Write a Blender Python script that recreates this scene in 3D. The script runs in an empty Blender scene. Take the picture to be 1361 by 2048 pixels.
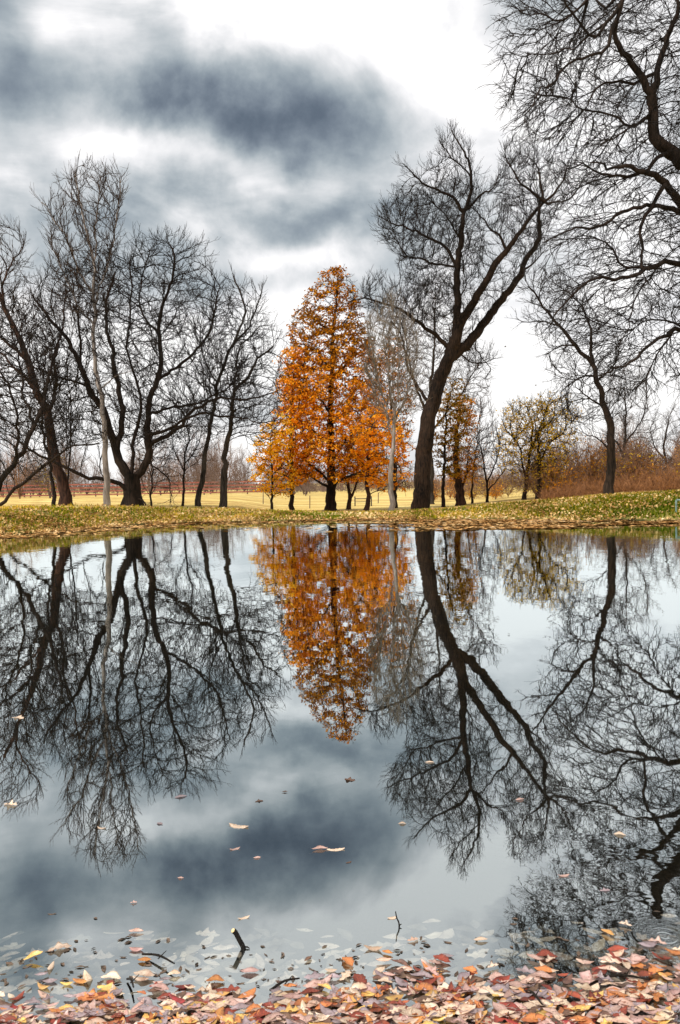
import bpy, math, time
import numpy as np
T0 = time.time()
SC = bpy.context.scene
COL = SC.collection
H, F, CX, CY = 1.4, 1600.0, 680.5, 1024.0
PITCH = math.atan(52 / 1600)
ROLL = math.radians(1.03)      # the photographer held the camera slightly tilted
cp, sp = math.cos(PITCH), math.sin(PITCH)

cr_, sr_ = math.cos(ROLL), math.sin(ROLL)
def ray(px, py):
    dx, dy = (px - CX) / F, -(py - CY) / F
    ux = dx * cr_ + dy * sr_; u = -dx * sr_ + dy * cr_
    return np.array([ux, cp + sp * u, -sp + cp * u])
def P(px, py, D):
    """point at real depth D (metres ahead of the camera) seen at this place in the photo"""
    r = ray(px, py); t = D / r[1]
    return np.array([t * r[0], D, H + t * r[2]])
def wpt(px, py):
    """point on the water"""
    r = ray(px, py); t = -H / r[2]
    return t * r[0], t * r[1]
def proj(x, y, z):
    z = z - H; d = y * cp - z * sp; u = (y * sp + z * cp) / d; ux = x / d
    dx = ux * cr_ - u * sr_; dy = ux * sr_ + u * cr_
    return CX + F * dx, CY - F * dy

# ------------------------------------------------------------------ objects
def tag(o, label=None, cat=None, group=None, kind=None):
    if label: o['label'] = label
    if cat: o['category'] = cat
    if group: o['group'] = group
    if kind: o['kind'] = kind
    return o

def empty(name, loc, label, cat, group=None):
    o = bpy.data.objects.new(name, None); COL.objects.link(o)
    o.location = [float(v) for v in loc]; o.empty_display_size = .3
    return tag(o, label, cat, group)

def mesh_obj(name, verts, faces, mat, parent=None, smooth=False, uv=None, col=None, origin=None):
    """verts (n,3); faces (m,k) int array, or a list of such arrays"""
    verts = np.asarray(verts, dtype=np.float64)
    if origin is None:
        origin = np.array(parent.location) if parent is not None and parent.parent is None else (np.zeros(3))
    verts = verts - np.asarray(origin)
    if not isinstance(faces, (list, tuple)): faces = [faces]
    faces = [np.asarray(f, dtype=np.int64) for f in faces if len(f)]
    me = bpy.data.meshes.new(name)
    me.vertices.add(len(verts)); me.vertices.foreach_set('co', verts.astype(np.float32).ravel())
    idx = np.concatenate([f.ravel() for f in faces]).astype(np.int32)
    tot = np.concatenate([np.full(len(f), f.shape[1]) for f in faces]).astype(np.int32)
    start = np.concatenate([[0], np.cumsum(tot)[:-1]]).astype(np.int32)
    me.loops.add(len(idx)); me.loops.foreach_set('vertex_index', idx)
    me.polygons.add(len(tot)); me.polygons.foreach_set('loop_start', start)
    me.polygons.foreach_set('use_smooth', np.full(len(tot), bool(smooth)))
    if uv is not None:
        l = me.uv_layers.new(name='UVMap'); l.data.foreach_set('uv', np.asarray(uv, dtype=np.float32)[idx].ravel())
    if col is not None:
        a = me.color_attributes.new('tint', 'FLOAT_COLOR', 'POINT')
        c = np.ones((len(verts), 4), dtype=np.float32); c[:, :3] = col
        a.data.foreach_set('color', c.ravel())
    me.update(calc_edges=True); me.validate()
    if mat: me.materials.append(mat)
    o = bpy.data.objects.new(name, me); COL.objects.link(o)
    if parent is not None: o.parent = parent
    else: o.location = [float(v) for v in origin]
    return o

def copy_tree(o, parent=None):
    c = o.copy(); COL.objects.link(c)
    if parent is not None: c.parent = parent
    for ch in o.children: copy_tree(ch, c)
    return c

# ------------------------------------------------------------------ materials
def new_mat(name):
    m = bpy.data.materials.new(name); m.use_nodes = True
    nt = m.node_tree; nt.nodes.clear()
    out = nt.nodes.new('ShaderNodeOutputMaterial')
    return m, nt, out
def nd(nt, t, ins=None, **kw):
    n = nt.nodes.new(t)
    for k, v in kw.items(): setattr(n, k, v)
    if ins:
        for k, v in ins.items():
            s = n.inputs[k]
            if isinstance(v, bpy.types.NodeSocket): nt.links.new(v, s)
            else: s.default_value = v
    return n
def math_(nt, op, a, b=None, c=None, clamp=False):
    n = nt.nodes.new('ShaderNodeMath'); n.operation = op; n.use_clamp = clamp
    for i, v in enumerate((a, b, c)):
        if v is None: continue
        if isinstance(v, bpy.types.NodeSocket): nt.links.new(v, n.inputs[i])
        else: n.inputs[i].default_value = v
    return n.outputs[0]
def ramp(nt, fac, stops, interp='LINEAR'):
    n = nt.nodes.new('ShaderNodeValToRGB'); nt.links.new(fac, n.inputs[0])
    cr = n.color_ramp; cr.interpolation = interp
    while len(cr.elements) < len(stops): cr.elements.new(.5)
    for e, (p, c) in zip(cr.elements, stops):
        e.position = p; e.color = (*c, 1)
    return n.outputs[0]
def mixc(nt, f, a, b):
    n = nt.nodes.new('ShaderNodeMix'); n.data_type = 'RGBA'
    for k, v in ((0, f), (6, a), (7, b)):
        if isinstance(v, bpy.types.NodeSocket): nt.links.new(v, n.inputs[k])
        else: n.inputs[k].default_value = v if k == 0 else (*v, 1)
    return n.outputs[2]

def bark_mat(name, dark, light, scale=5.0, rough=.9, bump=.6):
    m, nt, out = new_mat(name)
    tc = nd(nt, 'ShaderNodeTexCoord')
    mp = nd(nt, 'ShaderNodeMapping', {'Vector': tc.outputs['Object'], 'Scale': (1, 1, .16)})
    n1 = nd(nt, 'ShaderNodeTexNoise', {'Vector': mp.outputs[0], 'Scale': scale * 2.2, 'Detail': 6, 'Roughness': .65})
    n2 = nd(nt, 'ShaderNodeTexNoise', {'Vector': tc.outputs['Object'], 'Scale': .9, 'Detail': 3})
    s = math_(nt, 'ADD', math_(nt, 'MULTIPLY', n1.outputs['Fac'], .7), math_(nt, 'MULTIPLY', n2.outputs['Fac'], .35))
    c = ramp(nt, s, [(.40, dark), (.53, tuple((a + b) / 2 for a, b in zip(dark, light))), (.64, light)])
    b = nd(nt, 'ShaderNodeBump', {'Height': n1.outputs['Fac'], 'Strength': bump, 'Distance': .06})
    p = nd(nt, 'ShaderNodeBsdfPrincipled', {'Base Color': c, 'Roughness': rough, 'Normal': b.outputs[0]})
    p.inputs['Specular IOR Level'].default_value = .15
    nt.links.new(p.outputs[0], out.inputs[0]); return m

def plain_mat(name, c1, c2, scale=3.0, rough=.85):
    m, nt, out = new_mat(name)
    tc = nd(nt, 'ShaderNodeTexCoord')
    n1 = nd(nt, 'ShaderNodeTexNoise', {'Vector': tc.outputs['Object'], 'Scale': scale, 'Detail': 3})
    c = ramp(nt, n1.outputs['Fac'], [(.35, c1), (.65, c2)])
    p = nd(nt, 'ShaderNodeBsdfPrincipled', {'Base Color': c, 'Roughness': rough})
    p.inputs['Specular IOR Level'].default_value = .2
    nt.links.new(p.outputs[0], out.inputs[0]); return m

def foliage_mat(name, stops, translucency=.45):
    """each leaf picks its own colour"""
    m, nt, out = new_mat(name)
    g = nd(nt, 'ShaderNodeNewGeometry')
    tc = nd(nt, 'ShaderNodeTexCoord')
    n1 = nd(nt, 'ShaderNodeTexNoise', {'Vector': tc.outputs['Object'], 'Scale': .45, 'Detail': 2})
    r = math_(nt, 'ADD', math_(nt, 'MULTIPLY', g.outputs['Random Per Island'], .55),
              math_(nt, 'MULTIPLY', math_(nt, 'SUBTRACT', n1.outputs['Fac'], .3, clamp=True), 1.1), clamp=True)
    c = ramp(nt, r, stops)
    a = nd(nt, 'ShaderNodeAttribute', attribute_name='tint')
    mx = nd(nt, 'ShaderNodeMix', data_type='RGBA', blend_type='MULTIPLY')
    mx.inputs[0].default_value = 1
    nt.links.new(c, mx.inputs[6]); nt.links.new(a.outputs['Color'], mx.inputs[7])
    c = mx.outputs[2]
    d = nd(nt, 'ShaderNodeBsdfDiffuse', {'Color': c})
    t = nd(nt, 'ShaderNodeBsdfTranslucent', {'Color': c})
    mix = nd(nt, 'ShaderNodeMixShader', {0: translucency, 1: d.outputs[0], 2: t.outputs[0]})
    nt.links.new(mix.outputs[0], out.inputs[0]); return m

BARK = bark_mat('bark_dark', (.005, .004, .003), (.040, .026, .019))
BARK_LEAN = bark_mat('bark_furrowed', (.003, .0024, .002), (.045, .027, .017), 7)
BARK_RED = bark_mat('bark_reddish', (.010, .006, .005), (.09, .045, .03))
BARK_PALE = bark_mat('bark_pale', (.10, .085, .075), (.34, .29, .26), 4, bump=.3)
BARK_GREY = bark_mat('bark_grey', (.012, .010, .008), (.075, .060, .048), 4)
TWIG = plain_mat('twig_dark', (.006, .0045, .004), (.020, .014, .011))
TWIG_BROWN = plain_mat('twig_brown', (.02, .013, .010), (.06, .038, .026))
TWIG_PALE = plain_mat('twig_pale', (.08, .065, .05), (.22, .175, .13))
TWIG_RUST = plain_mat('twig_rust', (.11, .06, .04), (.30, .17, .10))
SCRUB = plain_mat('twig_scrub', (.10, .042, .018), (.30, .14, .06))
TWIG_FAR = plain_mat('twig_far', (.10, .065, .055), (.20, .14, .115))
ORANGE = foliage_mat('leaves_orange', [(.0, (.46, .13, .007)), (.25, (.88, .31, .011)), (.6, (.98, .44, .020)), (1, (.98, .62, .10))])
OLIVE = foliage_mat('leaves_olive', [(.0, (.12, .09, .010)), (.35, (.32, .24, .025)), (.7, (.58, .38, .035)), (1, (.75, .52, .08))])
GOLD = foliage_mat('leaves_gold', [(.0, (.30, .20, .012)), (.3, (.66, .42, .03)), (.7, (.90, .58, .045)), (1, (.92, .68, .12))])
RUST = foliage_mat('leaves_rust', [(.0, (.26, .10, .012)), (.4, (.66, .27, .022)), (.8, (.92, .44, .045)), (1, (.6, .35, .08))])

# ------------------------------------------------------------------ terrain
SHORE_PX = [(1361, 1040), (1290, 1041), (1230, 1040), (1160, 1041), (1100, 1040), (1000, 1039), (900, 1038), (840, 1038.5), (780, 1038), (680, 1039), (560, 1041), (450, 1042.5), (370, 1045), (300, 1048), (225, 1054), (150, 1060), (75, 1066), (0, 1072)]
POND = np.array([(-4, 1.35), (-1.5, 1.25), (1.5, 1.3), (5, 1.2), (10, 1.8), (18, 4), (24, 10), (23.5, 17), (20, 23), (15.5, 26.6)] + [wpt(*q) for q in SHORE_PX] +
                [(-12.4, 21), (-15, 15), (-16, 9), (-12, 4), (-8, 2)])
def pond_sd(x, y):
    """distance to the shore, positive on land"""
    x = np.asarray(x, float); y = np.asarray(y, float)
    d = np.full(x.shape, 1e9); inside = np.zeros(x.shape, bool)
    n = len(POND)
    for i in range(n):
        a = POND[i]; b = POND[(i + 1) % n]; e = b - a
        t = np.clip(((x - a[0]) * e[0] + (y - a[1]) * e[1]) / (e @ e), 0, 1)
        d = np.minimum(d, np.hypot(x - a[0] - t * e[0], y - a[1] - t * e[1]))
        c = ((a[1] > y) != (b[1] > y)) & (x < (b[0] - a[0]) * (y - a[1]) / (b[1] - a[1] + 1e-12) + a[0])
        inside ^= c
    return np.where(inside, -d, d)
def wob(x, y):
    return (np.sin(x * 1.3 + 1.7 * np.sin(y * .7)) * np.cos(y * 1.1 + x * .4) + .5 * np.sin(x * 3.1 + y * 2.3) + .5 * np.sin(y * 4.3 - x * 2.7 + 1))
def sstep(a, b, v):
    t = np.clip((v - a) / (b - a), 0, 1); return t * t * (3 - 2 * t)
def ground(x, y):
    x = np.asarray(x, float); y = np.asarray(y, float)
    s = pond_sd(x, y) + .12 * wob(x * .8, y * .8) * sstep(5, 15, y)
    bh = np.interp(x, [-30, -12, -9, -5.3, 0, 2.7, 5, 6.8, 9, 11.4, 14, 20, 40], [.85, .76, .52, .34, .17, .14, .26, .44, .58, .74, .90, 1.1, 1.2])
    w = np.interp(x, [-12, -5, 0, 6, 14], [2.4, 2.4, 2.0, 2.8, 4.0])
    near = sstep(14, 6, y); bh = bh * (1 - near) + .35 * near; w = w * (1 - near) + 2.5 * near
    t = x / np.maximum(y, 5)
    fl = np.interp(t, [-.5, -.22, -.13, -.075, .14, .21, .33, .5], [.55, .45, .27, -.28, -.33, .02, .55, .8])
    fl = fl * (1 - near) + .4 * near
    k = sstep(0, 12, s - w - .4)
    top = bh * (1 - k) + fl * k
    far = sstep(60, 150, y); ff = np.interp(t, [-.3, -.12, -.04, .2, .4], [.50, .50, -.22, -.2, .5]); top = top * (1 - far) + ff * far
    land = top * (1 - (1 - np.clip(s / w, 0, 1)) ** 1.8)
    land = land + .02 * wob(x, y) * sstep(.3, 1.5, s) + sstep(260, 900, y) * 5.0
    bed = -np.minimum(1.4, np.where(y < 6, .06 + .25 * np.maximum(-s - .9, 0), .35 * -s)) * sstep(0, .25, -s)
    return np.where(s > 0, land, bed)

def terrain_mat():
    m, nt, out = new_mat('meadow_and_bank')
    tc = nd(nt, 'ShaderNodeNewGeometry'); pos = tc.outputs['Position']
    a = nd(nt, 'ShaderNodeAttribute', attribute_name='tint')
    sep = nd(nt, 'ShaderNodeSeparateColor', {0: a.outputs['Color']})
    stretch = nd(nt, 'ShaderNodeMapping', {'Vector': pos, 'Scale': (.35, 1, 1)})
    n1 = nd(nt, 'ShaderNodeTexNoise', {'Vector': stretch.outputs[0], 'Scale': .22, 'Detail': 5, 'Roughness': .6})
    n2 = nd(nt, 'ShaderNodeTexNoise', {'Vector': pos, 'Scale': 9, 'Detail': 5, 'Roughness': .7})
    n3 = nd(nt, 'ShaderNodeTexNoise', {'Vector': pos, 'Scale': 1.1, 'Detail': 4})
    field = ramp(nt, n1.outputs['Fac'], [(.32, (.58, .42, .14)), (.5, (.76, .58, .20)), (.68, (.82, .68, .30))])
    n4 = nd(nt, 'ShaderNodeTexNoise', {'Vector': nd(nt, 'ShaderNodeMapping', {'Vector': pos, 'Scale': (.12, 1, 1)}).outputs[0], 'Scale': .5, 'Detail': 6, 'Roughness': .7})
    field = mixc(nt, ramp(nt, n4.outputs['Fac'], [(.45, (0, 0, 0)), (.58, (.9, .9, .9))]), field, (.36, .20, .06))
    field = mixc(nt, math_(nt, 'MULTIPLY', n2.outputs['Fac'], .35), field, (.30, .24, .08))
    bank = ramp(nt, n2.outputs['Fac'], [(.35, (.045, .06, .01)), (.5, (.14, .15, .025)), (.65, (.34, .25, .08))])
    bank = mixc(nt, ramp(nt, n3.outputs['Fac'], [(.42, (0, 0, 0)), (.58, (1, 1, 1))]), bank, mixc(nt, n2.outputs['Fac'], (.09, .12, .015), (.42, .32, .11)))
    bed = ramp(nt, n2.outputs['Fac'], [(.35, (.005, .005, .004)), (.65, (.018, .015, .010))])
    c = mixc(nt, sep.outputs[0], field, bank)
    c = mixc(nt, sep.outputs[1], c, bed)
    b = nd(nt, 'ShaderNodeBump', {'Height': n2.outputs['Fac'], 'Strength': .7, 'Distance': .08})
    p = nd(nt, 'ShaderNodeBsdfPrincipled', {'Base Color': c, 'Roughness': .95, 'Normal': b.outputs[0]})
    p.inputs['Specular IOR Level'].default_value = .1
    nt.links.new(p.outputs[0], out.inputs[0]); return m

def build_terrain():
    xs = np.concatenate([-np.geomspace(1500, 34, 22), np.arange(-32, 34, .3), np.geomspace(35, 1500, 22)])
    ys = np.concatenate([-np.geomspace(60, 1.2, 10), np.arange(-.9, 8, .3), np.arange(8, 22, .8), np.arange(22, 56, .25), np.geomspace(56.5, 1800, 60)])
    X, Y = np.meshgrid(xs, ys)
    Z = ground(X, Y)
    s = pond_sd(X, Y)
    v = np.stack([X, Y, Z], -1).reshape(-1, 3)
    nx, ny = len(xs), len(ys)
    i = np.arange((ny - 1) * nx).reshape(ny - 1, nx)[:, :-1].ravel()
    f = np.stack([i, i + 1, i + nx + 1, i + nx], -1)
    wband = np.interp(X, [-12, 0, 5, 10, 17], [2.8, 3.0, 3.8, 5.5, 6])
    bank = sstep(1.0, .75, s / wband + .12 * wob(X, Y))
    c = np.zeros((nx * ny, 3)); c[:, 0] = bank.ravel(); c[:, 1] = sstep(.05, -.1, s).ravel()
    o = mesh_obj('ground', v, f, terrain_mat(), smooth=True, col=c)
    tag(o, kind='structure')
build_terrain()

# ------------------------------------------------------------------ water
def water_mat():
    m, nt, out = new_mat('pond_water')
    g = nd(nt, 'ShaderNodeNewGeometry'); pos = g.outputs['Position']
    sep = nd(nt, 'ShaderNodeSeparateXYZ', {0: pos})
    fine = nd(nt, 'ShaderNodeTexNoise', {'Vector': nd(nt, 'ShaderNodeMapping', {'Vector': pos, 'Scale': (1, .6, 1)}).outputs[0], 'Scale': 2.6, 'Detail': 3, 'Roughness': .55})
    calm = nd(nt, 'ShaderNodeTexNoise', {'Vector': pos, 'Scale': .16, 'Detail': 2})
    far = nd(nt, 'ShaderNodeMapRange', {'Value': sep.outputs[1], 'From Min': 4.0, 'From Max': 28.0, 'To Min': .10, 'To Max': 1.0}).outputs[0]
    amp = math_(nt, 'MULTIPLY', far, math_(nt, 'ADD', math_(nt, 'MULTIPLY', calm.outputs['Fac'], 1.2), .3))
    h = math_(nt, 'MULTIPLY', math_(nt, 'MULTIPLY', fine.outputs['Fac'], amp), .0042)
    # one ring ripple by the near right shore
    rx, ry = wpt(1330, 1873)
    dx = math_(nt, 'SUBTRACT', sep.outputs[0], rx); dy = math_(nt, 'SUBTRACT', sep.outputs[1], ry)
    d = math_(nt, 'SQRT', math_(nt, 'ADD', math_(nt, 'MULTIPLY', dx, dx), math_(nt, 'MULTIPLY', dy, dy)))
    ring = math_(nt, 'MULTIPLY', math_(nt, 'SINE', math_(nt, 'MULTIPLY', d, 260.0)),
                 math_(nt, 'POWER', math_(nt, 'SUBTRACT', 1.0, math_(nt, 'MULTIPLY', d, 8.0), clamp=True), 1.3))
    h = math_(nt, 'ADD', h, math_(nt, 'MULTIPLY', ring, .0007))
    # wrinkles spreading over the near right water
    wr = nd(nt, 'ShaderNodeTexNoise', {'Vector': pos, 'Scale': 10, 'Detail': 2})
    wmask = nd(nt, 'ShaderNodeMapRange', {'Value': math_(nt, 'SQRT', math_(nt, 'ADD', math_(nt, 'MULTIPLY', dx, dx), math_(nt, 'MULTIPLY', math_(nt, 'MULTIPLY', dy, dy), .35))),
                                           'From Min': .15, 'From Max': .75, 'To Min': 1.0, 'To Max': 0.0}).outputs[0]
    h = math_(nt, 'ADD', h, math_(nt, 'MULTIPLY', math_(nt, 'MULTIPLY', wr.outputs['Fac'], wmask), .0005))
    b = nd(nt, 'ShaderNodeBump', {'Height': h, 'Strength': 1.0, 'Distance': 1.0})
    lw = nd(nt, 'ShaderNodeLayerWeight', {'Blend': .5, 'Normal': b.outputs[0]})
    fac = math_(nt, 'ADD', .31, math_(nt, 'MULTIPLY', math_(nt, 'POWER', lw.outputs['Facing'], 2.0), .69))
    gl = nd(nt, 'ShaderNodeBsdfGlossy', {'Color': (.86, .935, .95, 1), 'Roughness': .012, 'Normal': b.outputs[0]})
    tr = nd(nt, 'ShaderNodeBsdfTransparent', {'Color': (.80, .82, .76, 1)})
    mix = nd(nt, 'ShaderNodeMixShader', {0: fac, 1: tr.outputs[0], 2: gl.outputs[0]})
    nt.links.new(mix.outputs[0], out.inputs[0]); return m
def water_sheet():
    c = np.array([3.0, 16.0]); d = POND - c; ring = c + d * (1 + .7 / np.linalg.norm(d, axis=1))[:, None]   # reaches a little under the bank
    v = np.concatenate([ring, np.zeros((len(ring), 1)).reshape(-1, 1)], 1)
    return mesh_obj('water', v, np.arange(len(v))[None, :], water_mat())
wo = water_sheet()
tag(wo, kind='structure')

# ------------------------------------------------------------------ tree building
def frames(d):
    d = d / np.maximum(np.linalg.norm(d, axis=-1, keepdims=True), 1e-9)
    ref = np.where(np.abs(d[..., 2:3]) > .9, np.array([1., 0, 0]), np.array([0, 0, 1.]))
    a = np.cross(d, ref); a /= np.linalg.norm(a, axis=-1, keepdims=True)
    return a, np.cross(d, a)
def frusta(p0, p1, r0, r1, k=3):
    n = len(p0)
    if n == 0: return np.zeros((0, 3)), np.zeros((0, 4), int)
    a, b = frames(p1 - p0)
    th = np.arange(k) * 2 * math.pi / k
    off = a[:, None] * np.cos(th)[None, :, None] + b[:, None] * np.sin(th)[None, :, None]
    v = np.concatenate([p0[:, None] + off * r0[:, None, None], p1[:, None] + off * r1[:, None, None]], 1).reshape(-1, 3)
    base = (np.arange(n) * 2 * k)[:, None]; j = np.arange(k)[None]; j2 = (j + 1) % k
    f = np.stack([base + j, base + j2, base + k + j2, base + k + j], -1).reshape(-1, 4)
    return v, f
def tube(pts, rad, k, rng, rough=.07, flare=0.0):
    pts = np.asarray(pts); n = len(pts)
    d = np.gradient(pts, axis=0); d /= np.linalg.norm(d, axis=1, keepdims=True)
    a = frames(d[:1])[0][0]; V = []
    s = 0; ph = rng.uniform(0, 6.28, 6)
    th = np.arange(k) * 2 * math.pi / k
    for i in range(n):
        a = a - d[i] * (a @ d[i]); a /= np.linalg.norm(a); b = np.cross(d[i], a)
        if i: s += np.linalg.norm(pts[i] - pts[i - 1])
        rr = rad[i] * (1 + rough * (np.sin(3 * th + ph[0] + s * .4) + .7 * np.sin(5 * th + ph[1] - s * .9) + .6 * np.sin(s * 2.3 + ph[2]) * np.sin(th + ph[5]) + .5 * rng.normal(size=k)))
        if flare: rr = rr * (1 + flare * math.exp(-s / .38) * (1 + .5 * np.sin(4 * th + ph[3])))
        V.append(pts[i] + np.outer(np.cos(th) * rr, a) + np.outer(np.sin(th) * rr, b))
    V = np.concatenate(V)
    i = np.arange(n - 1)[:, None] * k; j = np.arange(k)[None]; j2 = (j + 1) % k
    f = np.stack([i + j, i + j2, i + k + j2, i + k + j], -1).reshape(-1, 4)
    return V, f
def cat_mesh(parts):
    V, Fs, o = [], [], 0
    for v, f in parts:
        if len(v) == 0: continue
        V.append(v); Fs.append(f + o); o += len(v)
    return np.concatenate(V), np.concatenate(Fs)
def catmull(p, step):
    p = np.asarray(p, float)
    q = np.concatenate([[2 * p[0] - p[1]], p, [2 * p[-1] - p[-2]]]); out = [p[0]]
    for i in range(1, len(q) - 2):
        L = np.linalg.norm(q[i + 1] - q[i]); n = max(1, int(round(L / step)))
        for t in np.arange(1, n + 1) / n:
            out.append(.5 * ((2 * q[i]) + (-q[i - 1] + q[i + 1]) * t + (2 * q[i - 1] - 5 * q[i] + 4 * q[i + 1] - q[i + 2]) * t * t + (-q[i - 1] + 3 * q[i] - 3 * q[i + 1] + q[i + 2]) * t ** 3))
    return np.array(out)

def unit(v): return v / np.maximum(np.linalg.norm(v, axis=-1, keepdims=True), 1e-9)

def colonize(pos, par, A, rng, step=.35, infl=5., kill=.55, trop=(0, 0, .15), inertia=.6, iters=90):
    pos = np.array(pos); par = np.array(par); trop = np.array(trop)
    dirs = np.zeros_like(pos); ok = par >= 0
    dirs[ok] = unit(pos[ok] - pos[par[ok]])
    nch = np.zeros(len(pos), int)
    near = np.zeros(len(A), int); nd_ = np.full(len(A), 1e9)
    for s in range(0, len(pos), 400):
        dd = np.linalg.norm(A[:, None] - pos[None, s:s + 400], axis=2); j = dd.argmin(1); m = dd[np.arange(len(A)), j]
        u = m < nd_; nd_[u] = m[u]; near[u] = j[u] + s
    P_, R_, D_, C_ = [pos], [par], [dirs], [nch]
    for it in range(iters):
        alive = nd_ > kill
        A = A[alive]; near = near[alive]; nd_ = nd_[alive]
        act = nd_ < infl
        if not act.any(): break
        acc = np.zeros_like(pos); np.add.at(acc, near[act], unit(A[act] - pos[near[act]]))
        src = np.unique(near[act]); src = src[nch[src] < 3]
        if len(src) == 0: break
        d = unit(unit(acc[src]) + inertia * dirs[src] + trop + rng.normal(0, .13, (len(src), 3)))
        new = pos[src] + d * step * rng.uniform(.8, 1.15, (len(src), 1))
        nch[src] += 1
        base = len(pos)
        pos = np.concatenate([pos, new]); par = np.concatenate([par, src]); dirs = np.concatenate([dirs, d]); nch = np.concatenate([nch, np.zeros(len(src), int)])
        dd = np.linalg.norm(A[:, None] - new[None], axis=2); j = dd.argmin(1); m = dd[np.arange(len(A)), j]
        u = m < nd_; nd_[u] = m[u]; near[u] = j[u] + base
        stuck = ~u & (nch[near] >= 3)
        nd_[stuck] = 0
        if len(pos) > 26000: break
    return pos, par, dirs

def sample_profile(prof, n, D, rng, dk=1.0, shell=.35, dshift=0.0):
    """points inside a solid of elliptical cross-sections; prof = [(py, px_left, px_right)]"""
    prof = sorted(prof); ys = np.array([p[0] for p in prof], float)
    xl = np.array([p[1] for p in prof], float); xr = np.array([p[2] for p in prof], float)
    yy = rng.uniform(ys[0], ys[-1], n * 6); w = np.interp(yy, ys, xr - xl)
    keep = rng.uniform(0, w.max() ** 1.6, n * 6) < w ** 1.6; yy = yy[keep][:n]; w = np.interp(yy, ys, xr - xl)
    c = np.interp(yy, ys, (xl + xr) / 2)
    th = rng.uniform(0, 2 * math.pi, len(yy)); r = rng.uniform(0, 1, len(yy)) ** (.5 * (1 - shell))
    px = c + np.cos(th) * r * w / 2
    dep = D + dshift + np.sin(th) * r * w / 2 / F * D * dk
    return np.array([P(a, b, d) for a, b, d in zip(px, yy, dep)])

def twigs(p, d, r, rng, n_per=2, length=(.4, .9), trop=(0, 0, .5), r0=.010, spread=.8, sub=True, jit=.3):
    n = len(p) * n_per
    if n == 0: return np.zeros((0, 3)), np.zeros((0, 4), int)
    q = np.repeat(p, n_per, 0) + rng.normal(0, .03, (n, 3)); dd = unit(np.repeat(d, n_per, 0) + rng.normal(0, spread * .6, (n, 3)))
    L = rng.uniform(length[0], length[1], (n, 1)); trop = np.array(trop)
    segs = []; cur = q; cd = dd; rr = np.full(n, r0) * rng.uniform(.8, 1.15, n)
    mids = []
    for i in range(3):
        cd = unit(cd + trop * .5 + rng.normal(0, jit * .5, (n, 3)))
        nx = cur + cd * L / 3; segs.append(frusta(cur, nx, rr, rr * .8)); mids.append((nx, cd)); cur = nx; rr = rr * .8
    if sub:
        for (m, md) in mids[:2]:
            sd = unit(md + rng.normal(0, .55, (n, 3)) + trop * .4); L2 = L * rng.uniform(.3, .6, (n, 1))
            m2 = m + sd * L2 / 2; sd2 = unit(sd + trop * .5 + rng.normal(0, .2, (n, 3)))
            segs.append(frusta(m, m2, rr * 1.1, rr)); segs.append(frusta(m2, m2 + sd2 * L2 / 2, rr, rr * .7))
    return cat_mesh(segs)

def leaves_at(c, spread, size, rng, per, flat=.5):
    if per > 1: spread = spread * .85
    n = len(c) * per
    q = np.repeat(c, per, 0) + rng.normal(0, 1, (n, 3)) * np.array([spread, spread, spread * flat])
    a = unit(rng.normal(0, 1, (n, 3)) * np.array([1, 1, .55])); b = unit(np.cross(a, rng.normal(0, 1, (n, 3)) * np.array([.6, .6, 1])))
    s = rng.uniform(size[0], size[1], (n, 1)); nrm = np.cross(a, b)
    v = np.stack([q - a * s * .5, q + b * s * .32 + nrm * s * .08, q + a * s * .5, q - b * s * .32 + nrm * s * .08], 1).reshape(-1, 3)
    f = np.arange(n * 4).reshape(-1, 4)
    return v, f

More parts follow.
